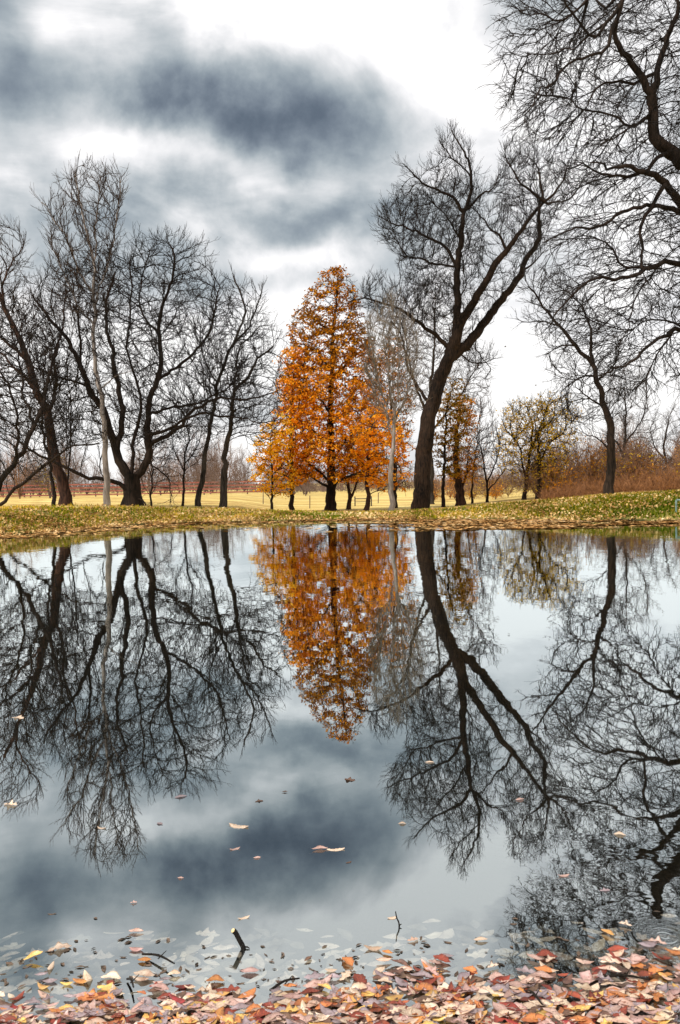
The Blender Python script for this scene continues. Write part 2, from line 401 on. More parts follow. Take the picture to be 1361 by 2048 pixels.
def tree(name, label, D, guides, prof, n_attr=1500, seed=1, bark=BARK, twig=TWIG, group=None, cat='tree', step=.4, kill=.6, infl=5.5,
         trop=(0, 0, .3), twig_n=2, twig_len=(.45, 1.0), twig_trop=(0, 0, .5), tip=.013, twig_r=.013, dk=.9, leaf=None, leaf_mat=None, leaf_tint=None,
         parts=('trunk', 'crown'), pexp=2.35, depths=None, base_z=None, dshift=0.0, flare=.28, spread=.6, extra_prof=None, attr_filter=None):
    rng = np.random.default_rng(seed)
    pos, par, rad = [], [], []
    tubes = []; k_m = D / F
    root = None
    for gi, g in enumerate(guides):
        pts, w0, w1 = g[0], g[1], g[2]; doff = g[3] if len(g) > 3 else None
        L = sum(math.hypot(pts[i + 1][0] - pts[i][0], pts[i + 1][1] - pts[i][1]) for i in range(len(pts) - 1)) * k_m
        if doff is None: doff = 0 if gi == 0 else rng.uniform(-.45, .45) * L
        if gi == 0:
            d0 = D; att = -1
        else:
            q = P(pts[0][0], pts[0][1], D); arr = np.array(pos)
            att = int(np.argmin((arr[:, 0] - q[0]) ** 2 + (arr[:, 2] - q[2]) ** 2)); d0 = arr[att][1]
        m = len(pts) - 1
        w3 = [P(x, y, d0 + doff * (i / m) ** 1.2) for i, (x, y) in enumerate(pts)]
        if gi == 0:
            gz = ground(w3[0][0], w3[0][1]) if base_z is None else base_z
            w3[0][2] = gz - .12; root = np.array([w3[0][0], w3[0][1], float(gz)])
        else: w3[0] = pos[att].copy()
        sm = catmull(w3, step * .9)
        if len(sm) > 5:
            kk = rng.normal(0, (.035 if gi == 0 else .06), (len(sm) + 4, 3)); kk = (kk[:-4] + 2 * kk[1:-3] + 3 * kk[2:-2] + 2 * kk[3:-1] + kk[4:]) / 5
            sm[1:-1] += kk[1:-1] * min(1, L / 4)
        if len(sm) > 3: sm[1:-1] += rng.normal(0, .035 * (1 if k_m < .1 else 1), (len(sm) - 2, 3)) * min(1, L / 4)
        t = np.linspace(0, 1, len(sm)); r = (w0 + (w1 - w0) * t ** .85) * k_m / 2
        tubes.append(tube(sm, r, 12 if w0 > 12 else 7, rng, flare=flare if gi == 0 else 0))
        start = len(pos)
        for i, p_ in enumerate(sm):
            if gi and i == 0: continue
            par.append(att if (i == 1 and gi) else (len(pos) - 1 if i else -1)); pos.append(p_); rad.append(r[i])
    ng = len(pos); n_attr = int(n_attr * (1.05 if leaf is None else 1.5)); kill = kill * .86
    A = sample_profile(prof, n_attr, D, rng, dk, dshift=dshift)
    if extra_prof:
        for (pr, nn, dd_) in extra_prof: A = np.concatenate([A, sample_profile(pr, nn, D + dd_, rng, dk)])
    if attr_filter is not None: A = A[attr_filter(A)]
    pos, par, dirs = colonize(pos, par, A, rng, step, infl, kill, trop)
    n = len(pos); acc = np.zeros(n); R = np.zeros(n); isleaf = np.ones(n, bool); isleaf[par[par >= 0]] = False
    pl = par.tolist(); accl = [0.0] * n; te = tip ** pexp
    for i in range(n - 1, ng - 1, -1):
        if accl[i] == 0: accl[i] = te
        accl[pl[i]] += accl[i] if pl[i] >= ng else 0
    R = np.array(accl) ** (1 / pexp); R[:ng] = rad
    e = np.arange(ng, n); pr = par[e]
    r0 = np.minimum(R[pr], np.where(pr < ng, R[e] * 1.25, R[pr])); r0 = np.maximum(r0, R[e])
    r0 = np.minimum(r0, np.where(pr < ng, np.maximum(R[pr] * .8, R[e]), 9))
    br = frusta(pos[pr], pos[e], r0, R[e], 4)
    tip_nodes = e[R[e] < tip * 2.6]
    tp, td = pos[tip_nodes], dirs[tip_nodes]
    gp = np.arange(3, ng); gp = gp[np.array(rad)[3:] < .06]
    if len(gp): tp = np.concatenate([tp, pos[gp]]); td = np.concatenate([td, dirs[gp]])
    tw = twigs(tp, td, None, rng, twig_n, twig_len, twig_trop, twig_r, spread=spread)
    o = empty(name, root, label, cat, group)
    tv, tf = cat_mesh(tubes)
    mesh_obj(parts[0], tv, tf, bark, o, smooth=True, origin=root)
    if leaf is None:
        v, f = cat_mesh([br, tw]); mesh_obj(parts[1], v, f, twig, o, origin=root)
    else:
        v, f = cat_mesh([br, tw]) if twig_n else br
        mesh_obj('branches', v, f, twig, o, origin=root)
        spread_, size, per, flat, frac = leaf
        cn = .6 * wob(tp[:, 0] * 1.7 + tp[:, 2] * 1.3 + seed, tp[:, 1] * 1.5 - tp[:, 2] * 2.3) + .5 * wob(tp[:, 0] * .6 - tp[:, 2] * .9 + seed, tp[:, 1] * .7 + tp[:, 2] * .5)
        c = tp[rng.uniform(0, 1, len(tp)) < frac * np.clip(.74 + .8 * cn, .03, 1)]
        lv, lf = leaves_at(c, spread_, size, rng, per, flat)
        col = leaf_tint(lv, rng) if leaf_tint else np.ones((len(lv), 3))
        if leaf_tint is not None:
            col = np.repeat(col.reshape(-1, 4, 3)[:, :1], 4, 1).reshape(-1, 3)
        mesh_obj('crown', lv, lf, leaf_mat, o, origin=root, col=col)
    return o

def Z1(l): return [(x * .4409, 300 + y * .4409) for x, y in l]
def Z3(l): return [(700 + x * .4857, 240 + y * .4857) for x, y in l]
def Z4(l): return [(960 + x * .371, y * .371) for x, y in l]

# ---- left group
tree('bare_tree', 'dark bare tree at the left edge with long stems leaning up to the right', 34, [
    (Z1([(-150, 1640), (-90, 1610), (-20, 1560), (60, 1430), (150, 1270), (200, 1130), (230, 1000), (270, 880)]), 15, 3.5, 1),
    (Z1([(-110, 1620), (0, 1600), (100, 1520), (220, 1420), (330, 1340), (450, 1330)]), 9, 3, -1),
    (Z1([(60, 1430), (90, 1250), (60, 1100), (-20, 980)]), 7, 3), (Z1([(150, 1270), (120, 1130), (90, 950), (100, 800)]), 6, 2.5)],
    [(600, -60, 60), (660, -80, 120), (760, -70, 140), (860, -60, 150), (930, -30, 130), (975, -30, 80)], 1300, 11, step=.38)
tree('bare_tree', 'reddish brown bare tree at far left, its thick trunk leaning left', 42, [
    (Z1([(302, 1622), (280, 1480), (240, 1350), (215, 1200), (170, 1100), (120, 930), (60, 800), (10, 690), (-50, 560)]), 24, 6, 1),
    (Z1([(215, 1200), (260, 1090), (250, 950), (290, 800), (300, 640)]), 7, 3), (Z1([(120, 930), (0, 850), (-90, 800)]), 8, 3),
    (Z1([(170, 1100), (90, 1000), (-20, 900), (-80, 900)]), 6, 3), (Z1([(10, 690), (20, 600), (60, 500), (110, 430)]), 5, 2)],
    [(455, -60, 20), (490, -90, 50), (560, -90, 60), (620, -80, 110), (720, -60, 130), (820, -30, 130), (880, 0, 120)], 1900, 12, bark=BARK_RED, twig=TWIG_BROWN)
tree('bare_tree', 'slim dark bare tree just left of the reddish leaning trunk', 41, [
    (Z1([(247, 1622), (232, 1470), (205, 1330), (190, 1200), (200, 1080)]), 8.5, 3, .5)],
    [(700, 60, 110), (760, 40, 130), (850, 50, 130), (900, 60, 120)], 300, 13)
tree('bare_tree', 'thin straight dark bare tree between the reddish trunk and the pale trunk', 43, [
    (Z1([(313, 1622), (312, 1480), (318, 1350), (322, 1200)]), 5, 2, 0)],
    [(720, 110, 160), (780, 100, 180), (870, 105, 175), (910, 120, 160)], 300, 14)
tree('pale_bare_tree', 'tallest left tree, bare with a pale grey trunk before the broad tree', 39.5, [
    (Z1([(485, 1622), (480, 1400), (466, 1200), (455, 1090), (432, 1000), (424, 800), (418, 650), (428, 540), (400, 400), (370, 250), (345, 110)]), 13, 2.4, .8),
    (Z1([(428, 540), (440, 400), (445, 260), (455, 130)]), 4, 1.6), (Z1([(424, 700), (470, 560), (510, 400), (550, 200), (552, 130)]), 4, 1.5),
    (Z1([(418, 650), (350, 520), (300, 400), (240, 310), (185, 235)]), 4.5, 1.5), (Z1([(424, 800), (350, 700), (290, 560), (230, 400)]), 4, 1.5),
    (Z1([(455, 1090), (520, 1030), (600, 1000)]), 3, 1.2)],
    [(335, 140, 160), (360, 128, 245), (400, 100, 255), (430, 92, 252), (480, 95, 245), (560, 100, 235), (640, 110, 235)], 1900, 15, bark=BARK_PALE, twig=TWIG_BROWN, trop=(0, 0, .35), twig_trop=(0, 0, .7))
tree('wide_bare_tree', 'broad dark bare tree with many limbs spreading from a short thick trunk', 42, [
    (Z1([(605, 1622), (602, 1540), (598, 1470)]), 38, 31, 0),
    (Z1([(600, 1500), (545, 1400), (505, 1300), (480, 1200), (430, 1130), (380, 1000), (330, 900), (240, 790), (150, 660)]), 20, 4, 1),
    (Z1([(530, 1380), (548, 1240), (545, 1100), (520, 950), (492, 820), (487, 700), (520, 560)]), 13, 4, 2),
    (Z1([(600, 1480), (613, 1380), (615, 1280), (640, 1180), (620, 1050), (580, 900), (600, 700), (590, 500)]), 8, 2.5, 1.5),
    (Z1([(605, 1490), (655, 1440), (685, 1370), (670, 1280), (680, 1150), (715, 1040), (730, 900), (725, 790), (760, 660), (790, 520), (770, 430)]), 17, 3, -1),
    (Z1([(685, 1360), (780, 1285), (850, 1220), (920, 1170), (1000, 1130), (1140, 1130), (1240, 1100)]), 10, 2.5, -2),
    (Z1([(670, 1280), (780, 1250), (880, 1200), (1000, 1205), (1100, 1220), (1190, 1250)]), 7, 2, -3),
    (Z1([(680, 1190), (780, 1160), (900, 1140), (1000, 1100), (1080, 1040)]), 6, 2, 2),
    (Z1([(715, 1040), (800, 980), (900, 900), (950, 800), (1000, 620)]), 7, 2.5, 1),
    (Z1([(600, 1560), (540, 1520), (480, 1500), (380, 1480), (250, 1410), (150, 1370), (40, 1290)]), 11, 3, -2.5),
    (Z1([(480, 1200), (420, 1090), (300, 1040), (180, 1000), (120, 960)]), 7, 2.5, -2),
    (Z1([(380, 1000), (360, 850), (350, 700), (320, 560)]), 6, 2.5, 1.5),
    (Z1([(730, 850), (660, 740), (640, 600), (680, 460)]), 5, 2, 1),
    (Z1([(690, 1430), (760, 1480), (780, 1560), (775, 1600)]), 3.5, 1.2, -1.5), (Z1([(610, 1570), (650, 1590), (665, 1620)]), 5, 2.5, -1)],
    [(470, 290, 375), (500, 235, 420), (540, 80, 430), (590, 60, 460), (660, 55, 480), (740, 70, 500), (800, 60, 530), (850, 80, 520), (900, 90, 340)], 4200, 16, kill=.62, infl=4.5, bark=BARK)
tree('bare_tree', 'dark bare tree leaning right, left one of the slim pair by the orange trees', 45, [
    (Z1([(902, 1622), (920, 1450), (950, 1280), (975, 1150), (992, 1050), (1040, 920), (1110, 770), (1100, 660), (1060, 570)]), 11.5, 3, .5),
    (Z1([(1060, 880), (1130, 800), (1170, 700), (1190, 640)]), 5, 1.6), (Z1([(992, 1050), (930, 950), (910, 830)]), 4, 1.6)],
    [(575, 450, 520), (600, 430, 528), (650, 405, 535), (720, 400, 535), (790, 395, 500)], 1300, 17, bark=BARK_GREY)
tree('bare_tree', 'grey trunked bare tree, right one of the slim pair by the orange trees', 44.5, [
    (Z1([(1013, 1622), (1022, 1400), (1045, 1250), (1050, 1150), (1065, 1090), (1130, 1030), (1170, 955), (1240, 890)]), 15, 3, -.5),
    (Z1([(1065, 1090), (1070, 980), (1100, 880), (1180, 800)]), 5, 2)],
    [(640, 500, 545), (680, 480, 570), (740, 460, 575), (800, 440, 575), (850, 460, 560), (890, 480, 550)], 1100, 18, bark=BARK_GREY)
tree('bare_tree', 'small dark bare tree under the long right limbs of the broad tree', 45, [
    (Z1([(828, 1620), (835, 1450), (855, 1320), (850, 1200)]), 5, 1.8, 0), (Z1([(835, 1450), (800, 1380), (780, 1300)]), 2.5, 1.2), (Z1([(838, 1430), (890, 1370), (910, 1300)]), 2.5, 1.2)],
    [(800, 340, 410), (850, 330, 425), (920, 330, 420), (945, 345, 400)], 500, 19, twig_trop=(0, 0, .3))
tree('bare_tree', 'small twiggy bare sapling close beside the broad tree trunk', 44, [
    (Z1([(688, 1620), (690, 1450), (682, 1330)]), 4.5, 1.6, 0)],
    [(850, 275, 340), (900, 265, 345), (950, 270, 340), (985, 285, 325)], 450, 20, trop=(0, 0, -.05), twig_trop=(0, 0, -.3))

# ---- orange group
def tint_main(v, rng):
    z = v[:, 2]; n = len(z)
    top = sstep(7.0, 12.0, z + .8 * wob(v[:, 0], v[:, 1]))
    pick = rng.uniform(0, 1, n) < (.22 + .60 * top)
    c = np.ones((n, 3)); c[pick] = (.36, .32, .42)
    return c
tree('orange_tree', 'tallest cone shaped orange autumn tree with black trunk in the centre', 55, [
    ([(664, 1021), (665, 960), (663, 900), (661, 820), (664, 740), (667, 660), (672, 600), (676, 552)], 21, 2.2, 0),
    ([(664, 965), (640, 945), (615, 925), (590, 905), (575, 898)], 6, 2, -1.5), ([(664, 975), (640, 965), (612, 948), (590, 950)], 6, 2, -2.5),
    ([(666, 968), (695, 950), (730, 945), (765, 940)], 6, 2, -2), ([(665, 945), (690, 925), (720, 905), (750, 880)], 6, 2, 1.5),
    ([(663, 920), (690, 885), (725, 850), (750, 830)], 6, 2, -1), ([(662, 890), (635, 865), (605, 845), (580, 840)], 5, 2, 1.5),
    ([(661, 850), (690, 820), (715, 780), (735, 760)], 5, 2, 1), ([(661, 830), (640, 800), (610, 780), (590, 770)], 5, 2, -1),
    ([(664, 760), (690, 735), (715, 700)], 4, 1.6), ([(664, 740), (640, 710), (610, 690)], 4, 1.6),
    ([(667, 680), (645, 650), (620, 630)], 3, 1.5), ([(667, 670), (690, 640), (705, 610)], 3, 1.5)],
    [(532, 664, 682), (560, 632, 712), (600, 602, 722), (640, 582, 730), (675, 578, 742), (700, 582, 750), (730, 568, 766), (800, 566, 770), (860, 572, 775), (920, 580, 770), (962, 600, 755)],
    3800, 31, step=.33, kill=.42, infl=4, dk=.95, twig_n=1, twig_len=(.2, .5), twig_trop=(0, 0, .2), trop=(0, 0, .02), tip=.010,
    leaf=(.19, (.13, .24), 18, .6, .78), leaf_mat=ORANGE, leaf_tint=tint_main)
tree('orange_tree', 'narrow bright orange autumn tree at the left side of the tallest orange tree', 54, [
    ([(583, 1018), (584, 960), (583, 880), (585, 800), (588, 730)], 10, 1.6, 0), ([(583, 950), (600, 930), (615, 915)], 2.5, 1.2), ([(583, 930), (565, 905), (550, 890)], 2.5, 1.2)],
    [(690, 580, 600), (715, 555, 615), (780, 550, 620), (850, 545, 625), (930, 545, 625), (980, 555, 612)], 1000, 32, step=.33, kill=.42, infl=4, twig_n=1, twig_len=(.2, .5), trop=(0, 0, 0),
    leaf=(.19, (.13, .24), 18, .6, .75), leaf_mat=ORANGE)
tree('orange_tree', 'small low yellow orange autumn tree, leftmost of the orange group', 52, [
    ([(543, 1018), (544, 960), (543, 900), (545, 850)], 6, 1.4, 0), ([(543, 960), (525, 940), (512, 925)], 2, 1), ([(543, 950), (560, 935), (572, 925)], 2, 1)],
    [(822, 540, 560), (850, 525, 585), (880, 512, 585), (925, 500, 590), (970, 508, 588), (995, 525, 575)], 700, 33, step=.3, kill=.4, infl=4, twig_n=1, twig_len=(.2, .45), trop=(0, 0, 0),
    leaf=(.18, (.12, .22), 17, .55, .75), leaf_mat=ORANGE, leaf_tint=lambda v, r: np.tile([1.0, 1.3, 1.2], (len(v), 1)))
tree('orange_tree', 'low twin stemmed orange tree with brown trunks, right behind the black trunk', 57, [
    ([(697, 1020), (699, 990), (693, 960), (688, 930)], 10, 3, 0), ([(702, 1000), (712, 975), (716, 945)], 6, 2)],
    [(870, 685, 735), (900, 675, 745), (940, 675, 750), (970, 680, 740)], 450, 34, bark=BARK_RED, twig=TWIG_BROWN, twig_n=1, step=.33, kill=.42,
    leaf=(.19, (.12, .22), 18, .45, .8), leaf_mat=ORANGE)
tree('orange_tree', 'orange autumn tree with a curved brown trunk, in front of the meadow gate', 50, [
    ([(730, 1026), (737, 990), (733, 950), (738, 900), (745, 850)], 12, 2.5, 0), ([(735, 960), (760, 930), (785, 915), (805, 905)], 3, 1.3), ([(735, 940), (715, 915), (705, 890)], 3, 1.3)],
    [(815, 735, 780), (850, 715, 805), (890, 712, 815), (930, 722, 822), (965, 735, 824), (984, 765, 818)], 1300, 35, bark=BARK_RED, twig=TWIG_BROWN, twig_n=1, step=.32, kill=.42, infl=4, twig_len=(.2, .5), trop=(0, 0, 0),
    leaf=(.19, (.13, .24), 17, .55, .75), leaf_mat=ORANGE)
tree('olive_gold_tree', 'olive gold autumn tree behind the right shoulder of the tallest orange tree', 59, [
    ([(790, 1012), (790, 930), (786, 850), (780, 760), (778, 690)], 10, 2, 0)],
    [(672, 760, 790), (720, 745, 808), (790, 752, 818), (850, 762, 822), (900, 770, 822)], 800, 36, twig_n=1, step=.35, kill=.45,
    leaf=(.19, (.12, .22), 16, .45, .75), leaf_mat=RUST)
tree('pale_bare_tree', 'bare vase shaped tree with a slim pale trunk at the right of the orange trees', 46.5, [
    ([(783, 1024), (783, 960), (785, 890), (788, 850)], 12, 7, 0), ([(785, 880), (772, 830), (762, 770), (745, 700), (735, 650)], 4, 1.3),
    ([(788, 860), (796, 800), (800, 740), (795, 680), (785, 620)], 4.5, 1.3), ([(788, 860), (810, 800), (825, 740), (835, 690)], 4, 1.3),
    ([(772, 830), (750, 780), (728, 740)], 2.5, 1.1), ([(787, 860), (785, 790), (772, 720), (765, 650)], 3.5, 1.2)],
    [(600, 765, 800), (640, 735, 825), (700, 722, 848), (760, 725, 850), (820, 745, 830), (860, 765, 810)], 1300, 37, bark=BARK_PALE, twig=TWIG_PALE, trop=(0, 0, .4), twig_trop=(0, 0, .7), kill=.55, twig_n=3, twig_r=.011)
print('left+orange', time.time() - T0)

# ---- leaning giant and its neighbours
tree('leaning_giant_tree', 'huge dark bare tree with furrowed leaning trunk forking into three long limbs', 54, [
    (Z3([(288, 1602), (303, 1450), (312, 1340), (325, 1230), (350, 1130), (385, 1030), (415, 950)]), 36, 25, 0),
    (Z3([(410, 955), (432, 890), (445, 800), (440, 650), (455, 500), (470, 400), (490, 300), (495, 210), (480, 140), (420, 40)]), 20, 2, 1.5),
    (Z3([(410, 960), (450, 850), (500, 760), (590, 620), (660, 520), (720, 430), (785, 355), (842, 305), (880, 240), (895, 190)]), 23, 2, -1),
    (Z3([(400, 985), (440, 950), (530, 860), (620, 750), (720, 600), (770, 500), (785, 400), (790, 320)]), 22, 6, 3),
    (Z3([(405, 960), (330, 870), (230, 795), (150, 757), (50, 740), (-10, 755)]), 10, 2, -2),
    (Z3([(440, 600), (390, 525), (310, 480), (210, 440), (120, 395)]), 8, 2, 2),
    (Z3([(472, 370), (420, 315), (330, 280), (270, 240), (220, 180)]), 8, 1.8, -1.5),
    (Z3([(478, 350), (540, 310), (580, 290), (610, 230)]), 6, 1.8, 1.5),
    (Z3([(650, 540), (600, 470), (550, 410), (500, 360)]), 6, 2, 1.5),
    (Z3([(438, 600), (340, 590), (240, 565), (200, 590)]), 5, 1.8, -3),
    (Z3([(785, 355), (740, 290), (690, 240), (640, 150)]), 7, 1.8, -1), (Z3([(785, 355), (790, 280), (770, 190)]), 7, 2, 1),
    (Z3([(785, 355), (830, 340), (910, 320), (960, 250)]), 5, 2, 2),
    (Z3([(455, 480), (420, 430), (390, 380), (350, 350)]), 5, 2),
    (Z3([(495, 210), (440, 170), (390, 110), (370, 80)]), 3.5, 1.5), (Z3([(325, 1180), (290, 1105), (240, 1010), (215, 900), (170, 820)]), 8, 2.5, 2),
    (Z3([(440, 740), (480, 680), (470, 620)]), 3, 1.5), (Z3([(450, 960), (520, 1000), (600, 980)]), 3.5, 1.2, 2), (Z3([(720, 600), (760, 585), (800, 540)]), 5, 1.6),
    (Z3([(530, 860), (520, 940), (580, 1010), (560, 1060)]), 2.5, 1.2, 2)],
    [(262, 895, 915), (300, 870, 945), (345, 860, 960), (390, 780, 975), (430, 752, 975), (480, 755, 980), (520, 800, 985), (570, 800, 970), (620, 810, 960), (650, 830, 960)], 2600, 41, bark=BARK_LEAN,
    extra_prof=[([(285, 1005, 1060), (320, 1000, 1110), (360, 995, 1135), (410, 985, 1130), (460, 980, 1110), (520, 990, 1070), (600, 940, 1010), (660, 930, 980)], 1900, 0),
                ([(560, 725, 780), (590, 710, 830), (620, 720, 880), (650, 780, 890)], 600, -1.5), ([(680, 830, 880), (700, 930, 990), (740, 930, 975)], 180, 1.5), ([(655, 775, 830), (720, 785, 830)], 150, 1.5)],
    trop=(0, 0, .25), twig_trop=(0, 0, .6), kill=.55, infl=4.2, twig_n=3, flare=.12)
tree('bare_tree', 'grey bare tree behind the leaning giant, with a fine upright crown', 70, [
    ([(862, 1008), (862, 930), (858, 850), (862, 780), (868, 700), (870, 620)], 13, 2.5, 0), ([(858, 830), (830, 770), (815, 700), (805, 650)], 6, 2), ([(862, 790), (890, 730), (900, 660)], 6, 2), ([(862, 860), (920, 790), (950, 740)], 5, 2)],
    [(545, 860, 885), (580, 825, 925), (640, 800, 935), (700, 795, 960), (770, 800, 985), (830, 820, 960)], 1700, 42, bark=BARK_GREY, twig=TWIG_BROWN, trop=(0, 0, .25), kill=.65)
tree('autumn_tree', 'dark brown and olive autumn tree with thin straight trunk, just right of the leaning giant', 60, [
    ([(887, 1013), (888, 960), (889, 900), (893, 830), (905, 770)], 8, 2, 0)],
    [(752, 900, 925), (790, 885, 935), (830, 875, 940), (880, 868, 930), (930, 868, 925), (955, 875, 915)], 900, 43, step=.33, kill=.42, twig_n=1, twig_len=(.2, .5), trop=(0, 0, 0),
    leaf=(.20, (.12, .22), 18, .4, .75), leaf_mat=OLIVE, leaf_tint=lambda v, r: np.tile([.75, .6, .6], (len(v), 1)))
tree('autumn_tree', 'rust leaved autumn tree with a stout pale brown trunk, right of the thin straight trunk', 62, [
    ([(922, 1008), (920, 970), (912, 930), (915, 880), (920, 820)], 20, 4, 0), ([(922, 985), (932, 950), (938, 900)], 6, 2), ([(915, 880), (935, 840), (945, 800)], 3, 1.5)],
    [(800, 915, 945), (840, 905, 955), (880, 895, 955), (940, 890, 958), (965, 900, 950)], 700, 44, bark=BARK_RED, twig=TWIG_BROWN, step=.33, kill=.42, twig_n=1,
    leaf=(.20, (.12, .22), 16, .45, .75), leaf_mat=RUST)
tree('bare_tree', 'slim bare tree right beside the rust leaved tree at the end of the meadow', 64, [
    ([(944, 1006), (946, 960), (950, 910), (955, 860)], 4.5, 1.5, 0)], [(800, 945, 985), (850, 925, 995), (920, 930, 990)], 420, 45, twig=TWIG_BROWN)
tree('bare_tree', 'low spreading bare tree with orange leaf remnants between the rust tree and the gold tree', 64, [
    ([(975, 1004), (974, 965), (968, 930), (960, 890)], 6, 2, 0), ([(974, 965), (990, 930), (1000, 890)], 3.5, 1.5), ([(975, 985), (990, 965), (1010, 940)], 3, 1.5)],
    [(855, 950, 1010), (900, 940, 1015), (950, 945, 1010)], 600, 46, twig=TWIG_BROWN, leaf=(.22, (.09, .16), 3, .6, .35), leaf_mat=RUST, twig_n=2)
tree('gold_olive_tree', 'round gold and olive autumn tree with two dark stems left of the curved bare tree', 60, [
    ([(1049, 1001), (1054, 960), (1062, 900), (1066, 850)], 9, 3, 0), ([(1054, 960), (1040, 900), (1022, 860)], 5, 2), ([(1062, 900), (1085, 860), (1110, 830)], 5, 2)],
    [(800, 1030, 1080), (825, 1000, 1110), (870, 992, 1110), (920, 1000, 1085), (955, 1020, 1075)], 1300, 47, step=.35, kill=.48, twig_n=2, twig_len=(.3, .7),
    leaf=(.30, (.12, .20), 11, .55, .8), leaf_mat=GOLD)
tree('gold_olive_tree', 'gold leaved autumn tree with one stout stem, right of the round gold tree', 59, [
    ([(1077, 1000), (1078, 950), (1075, 900), (1082, 850)], 11, 3, 0), ([(1076, 930), (1100, 890), (1130, 860)], 5, 2)],
    [(790, 1075, 1135), (830, 1070, 1162), (880, 1065, 1160), (930, 1065, 1140), (965, 1075, 1125)], 1100, 48, step=.35, kill=.48, twig_n=2, twig_len=(.3, .7),
    leaf=(.30, (.12, .20), 11, .55, .8), leaf_mat=GOLD)
tree('curved_bare_tree', 'dark bare tree with an S curved trunk on the right bank, arching to the left', 41, [
    (Z3([(1065, 1548), (1080, 1400), (1075, 1250), (1050, 1180), (1022, 1080), (1002, 1000), (930, 930), (860, 850), (800, 770), (740, 690)]), 20, 3, -1),
    (Z3([(1002, 1000), (990, 930), (990, 860), (960, 770)]), 8, 3, 1), (Z3([(1010, 1060), (950, 1060), (890, 1100)]), 5, 2, -1.5),
    (Z3([(1050, 1180), (990, 1150), (930, 1100)]), 5, 2, 2), (Z3([(930, 930), (870, 930), (820, 960)]), 4, 1.6), (Z3([(860, 850), (800, 830), (740, 830), (690, 820)]), 3.5, 1.3),
    (Z3([(1070, 1370), (1020, 1310), (980, 1300)]), 4, 1.8, 1), (Z3([(1022, 1080), (1080, 1020), (1110, 940)]), 5, 2, 1)],
    [(530, 1030, 1090), (580, 1035, 1170), (640, 1060, 1215), (700, 1090, 1250), (770, 1105, 1260), (850, 1120, 1250)], 2200, 51, kill=.58, trop=(0, 0, .05), twig_trop=(0, 0, .2))
tree('bare_tree', 'grey bare tree behind the rusty scrub, right of the S curved trunk', 66, [
    ([(1250, 975), (1248, 920), (1252, 850), (1250, 790)], 9, 2.5, 0), ([(1250, 890), (1275, 850), (1290, 820)], 4, 1.5), ([(1248, 910), (1225, 870), (1215, 830)], 4, 1.5)],
    [(745, 1230, 1300), (790, 1205, 1312), (860, 1200, 1310), (920, 1210, 1300)], 900, 52, bark=BARK_GREY, twig=TWIG_BROWN, kill=.7, step=.5, twig_len=(.6, 1.2))
tree('bare_tree', 'bare brown tree at the right edge rising behind the scrub', 70, [
    ([(1338, 972), (1335, 930), (1330, 890), (1338, 840)], 7, 2.5, 0), ([(1333, 930), (1355, 900), (1375, 870)], 5, 2), ([(1335, 920), (1310, 890), (1300, 860)], 4, 1.5)],
    [(820, 1310, 1370), (850, 1295, 1400), (900, 1290, 1400), (940, 1300, 1390)], 800, 53, bark=BARK_GREY, twig=TWIG_BROWN, kill=.75, step=.5, twig_len=(.6, 1.2))

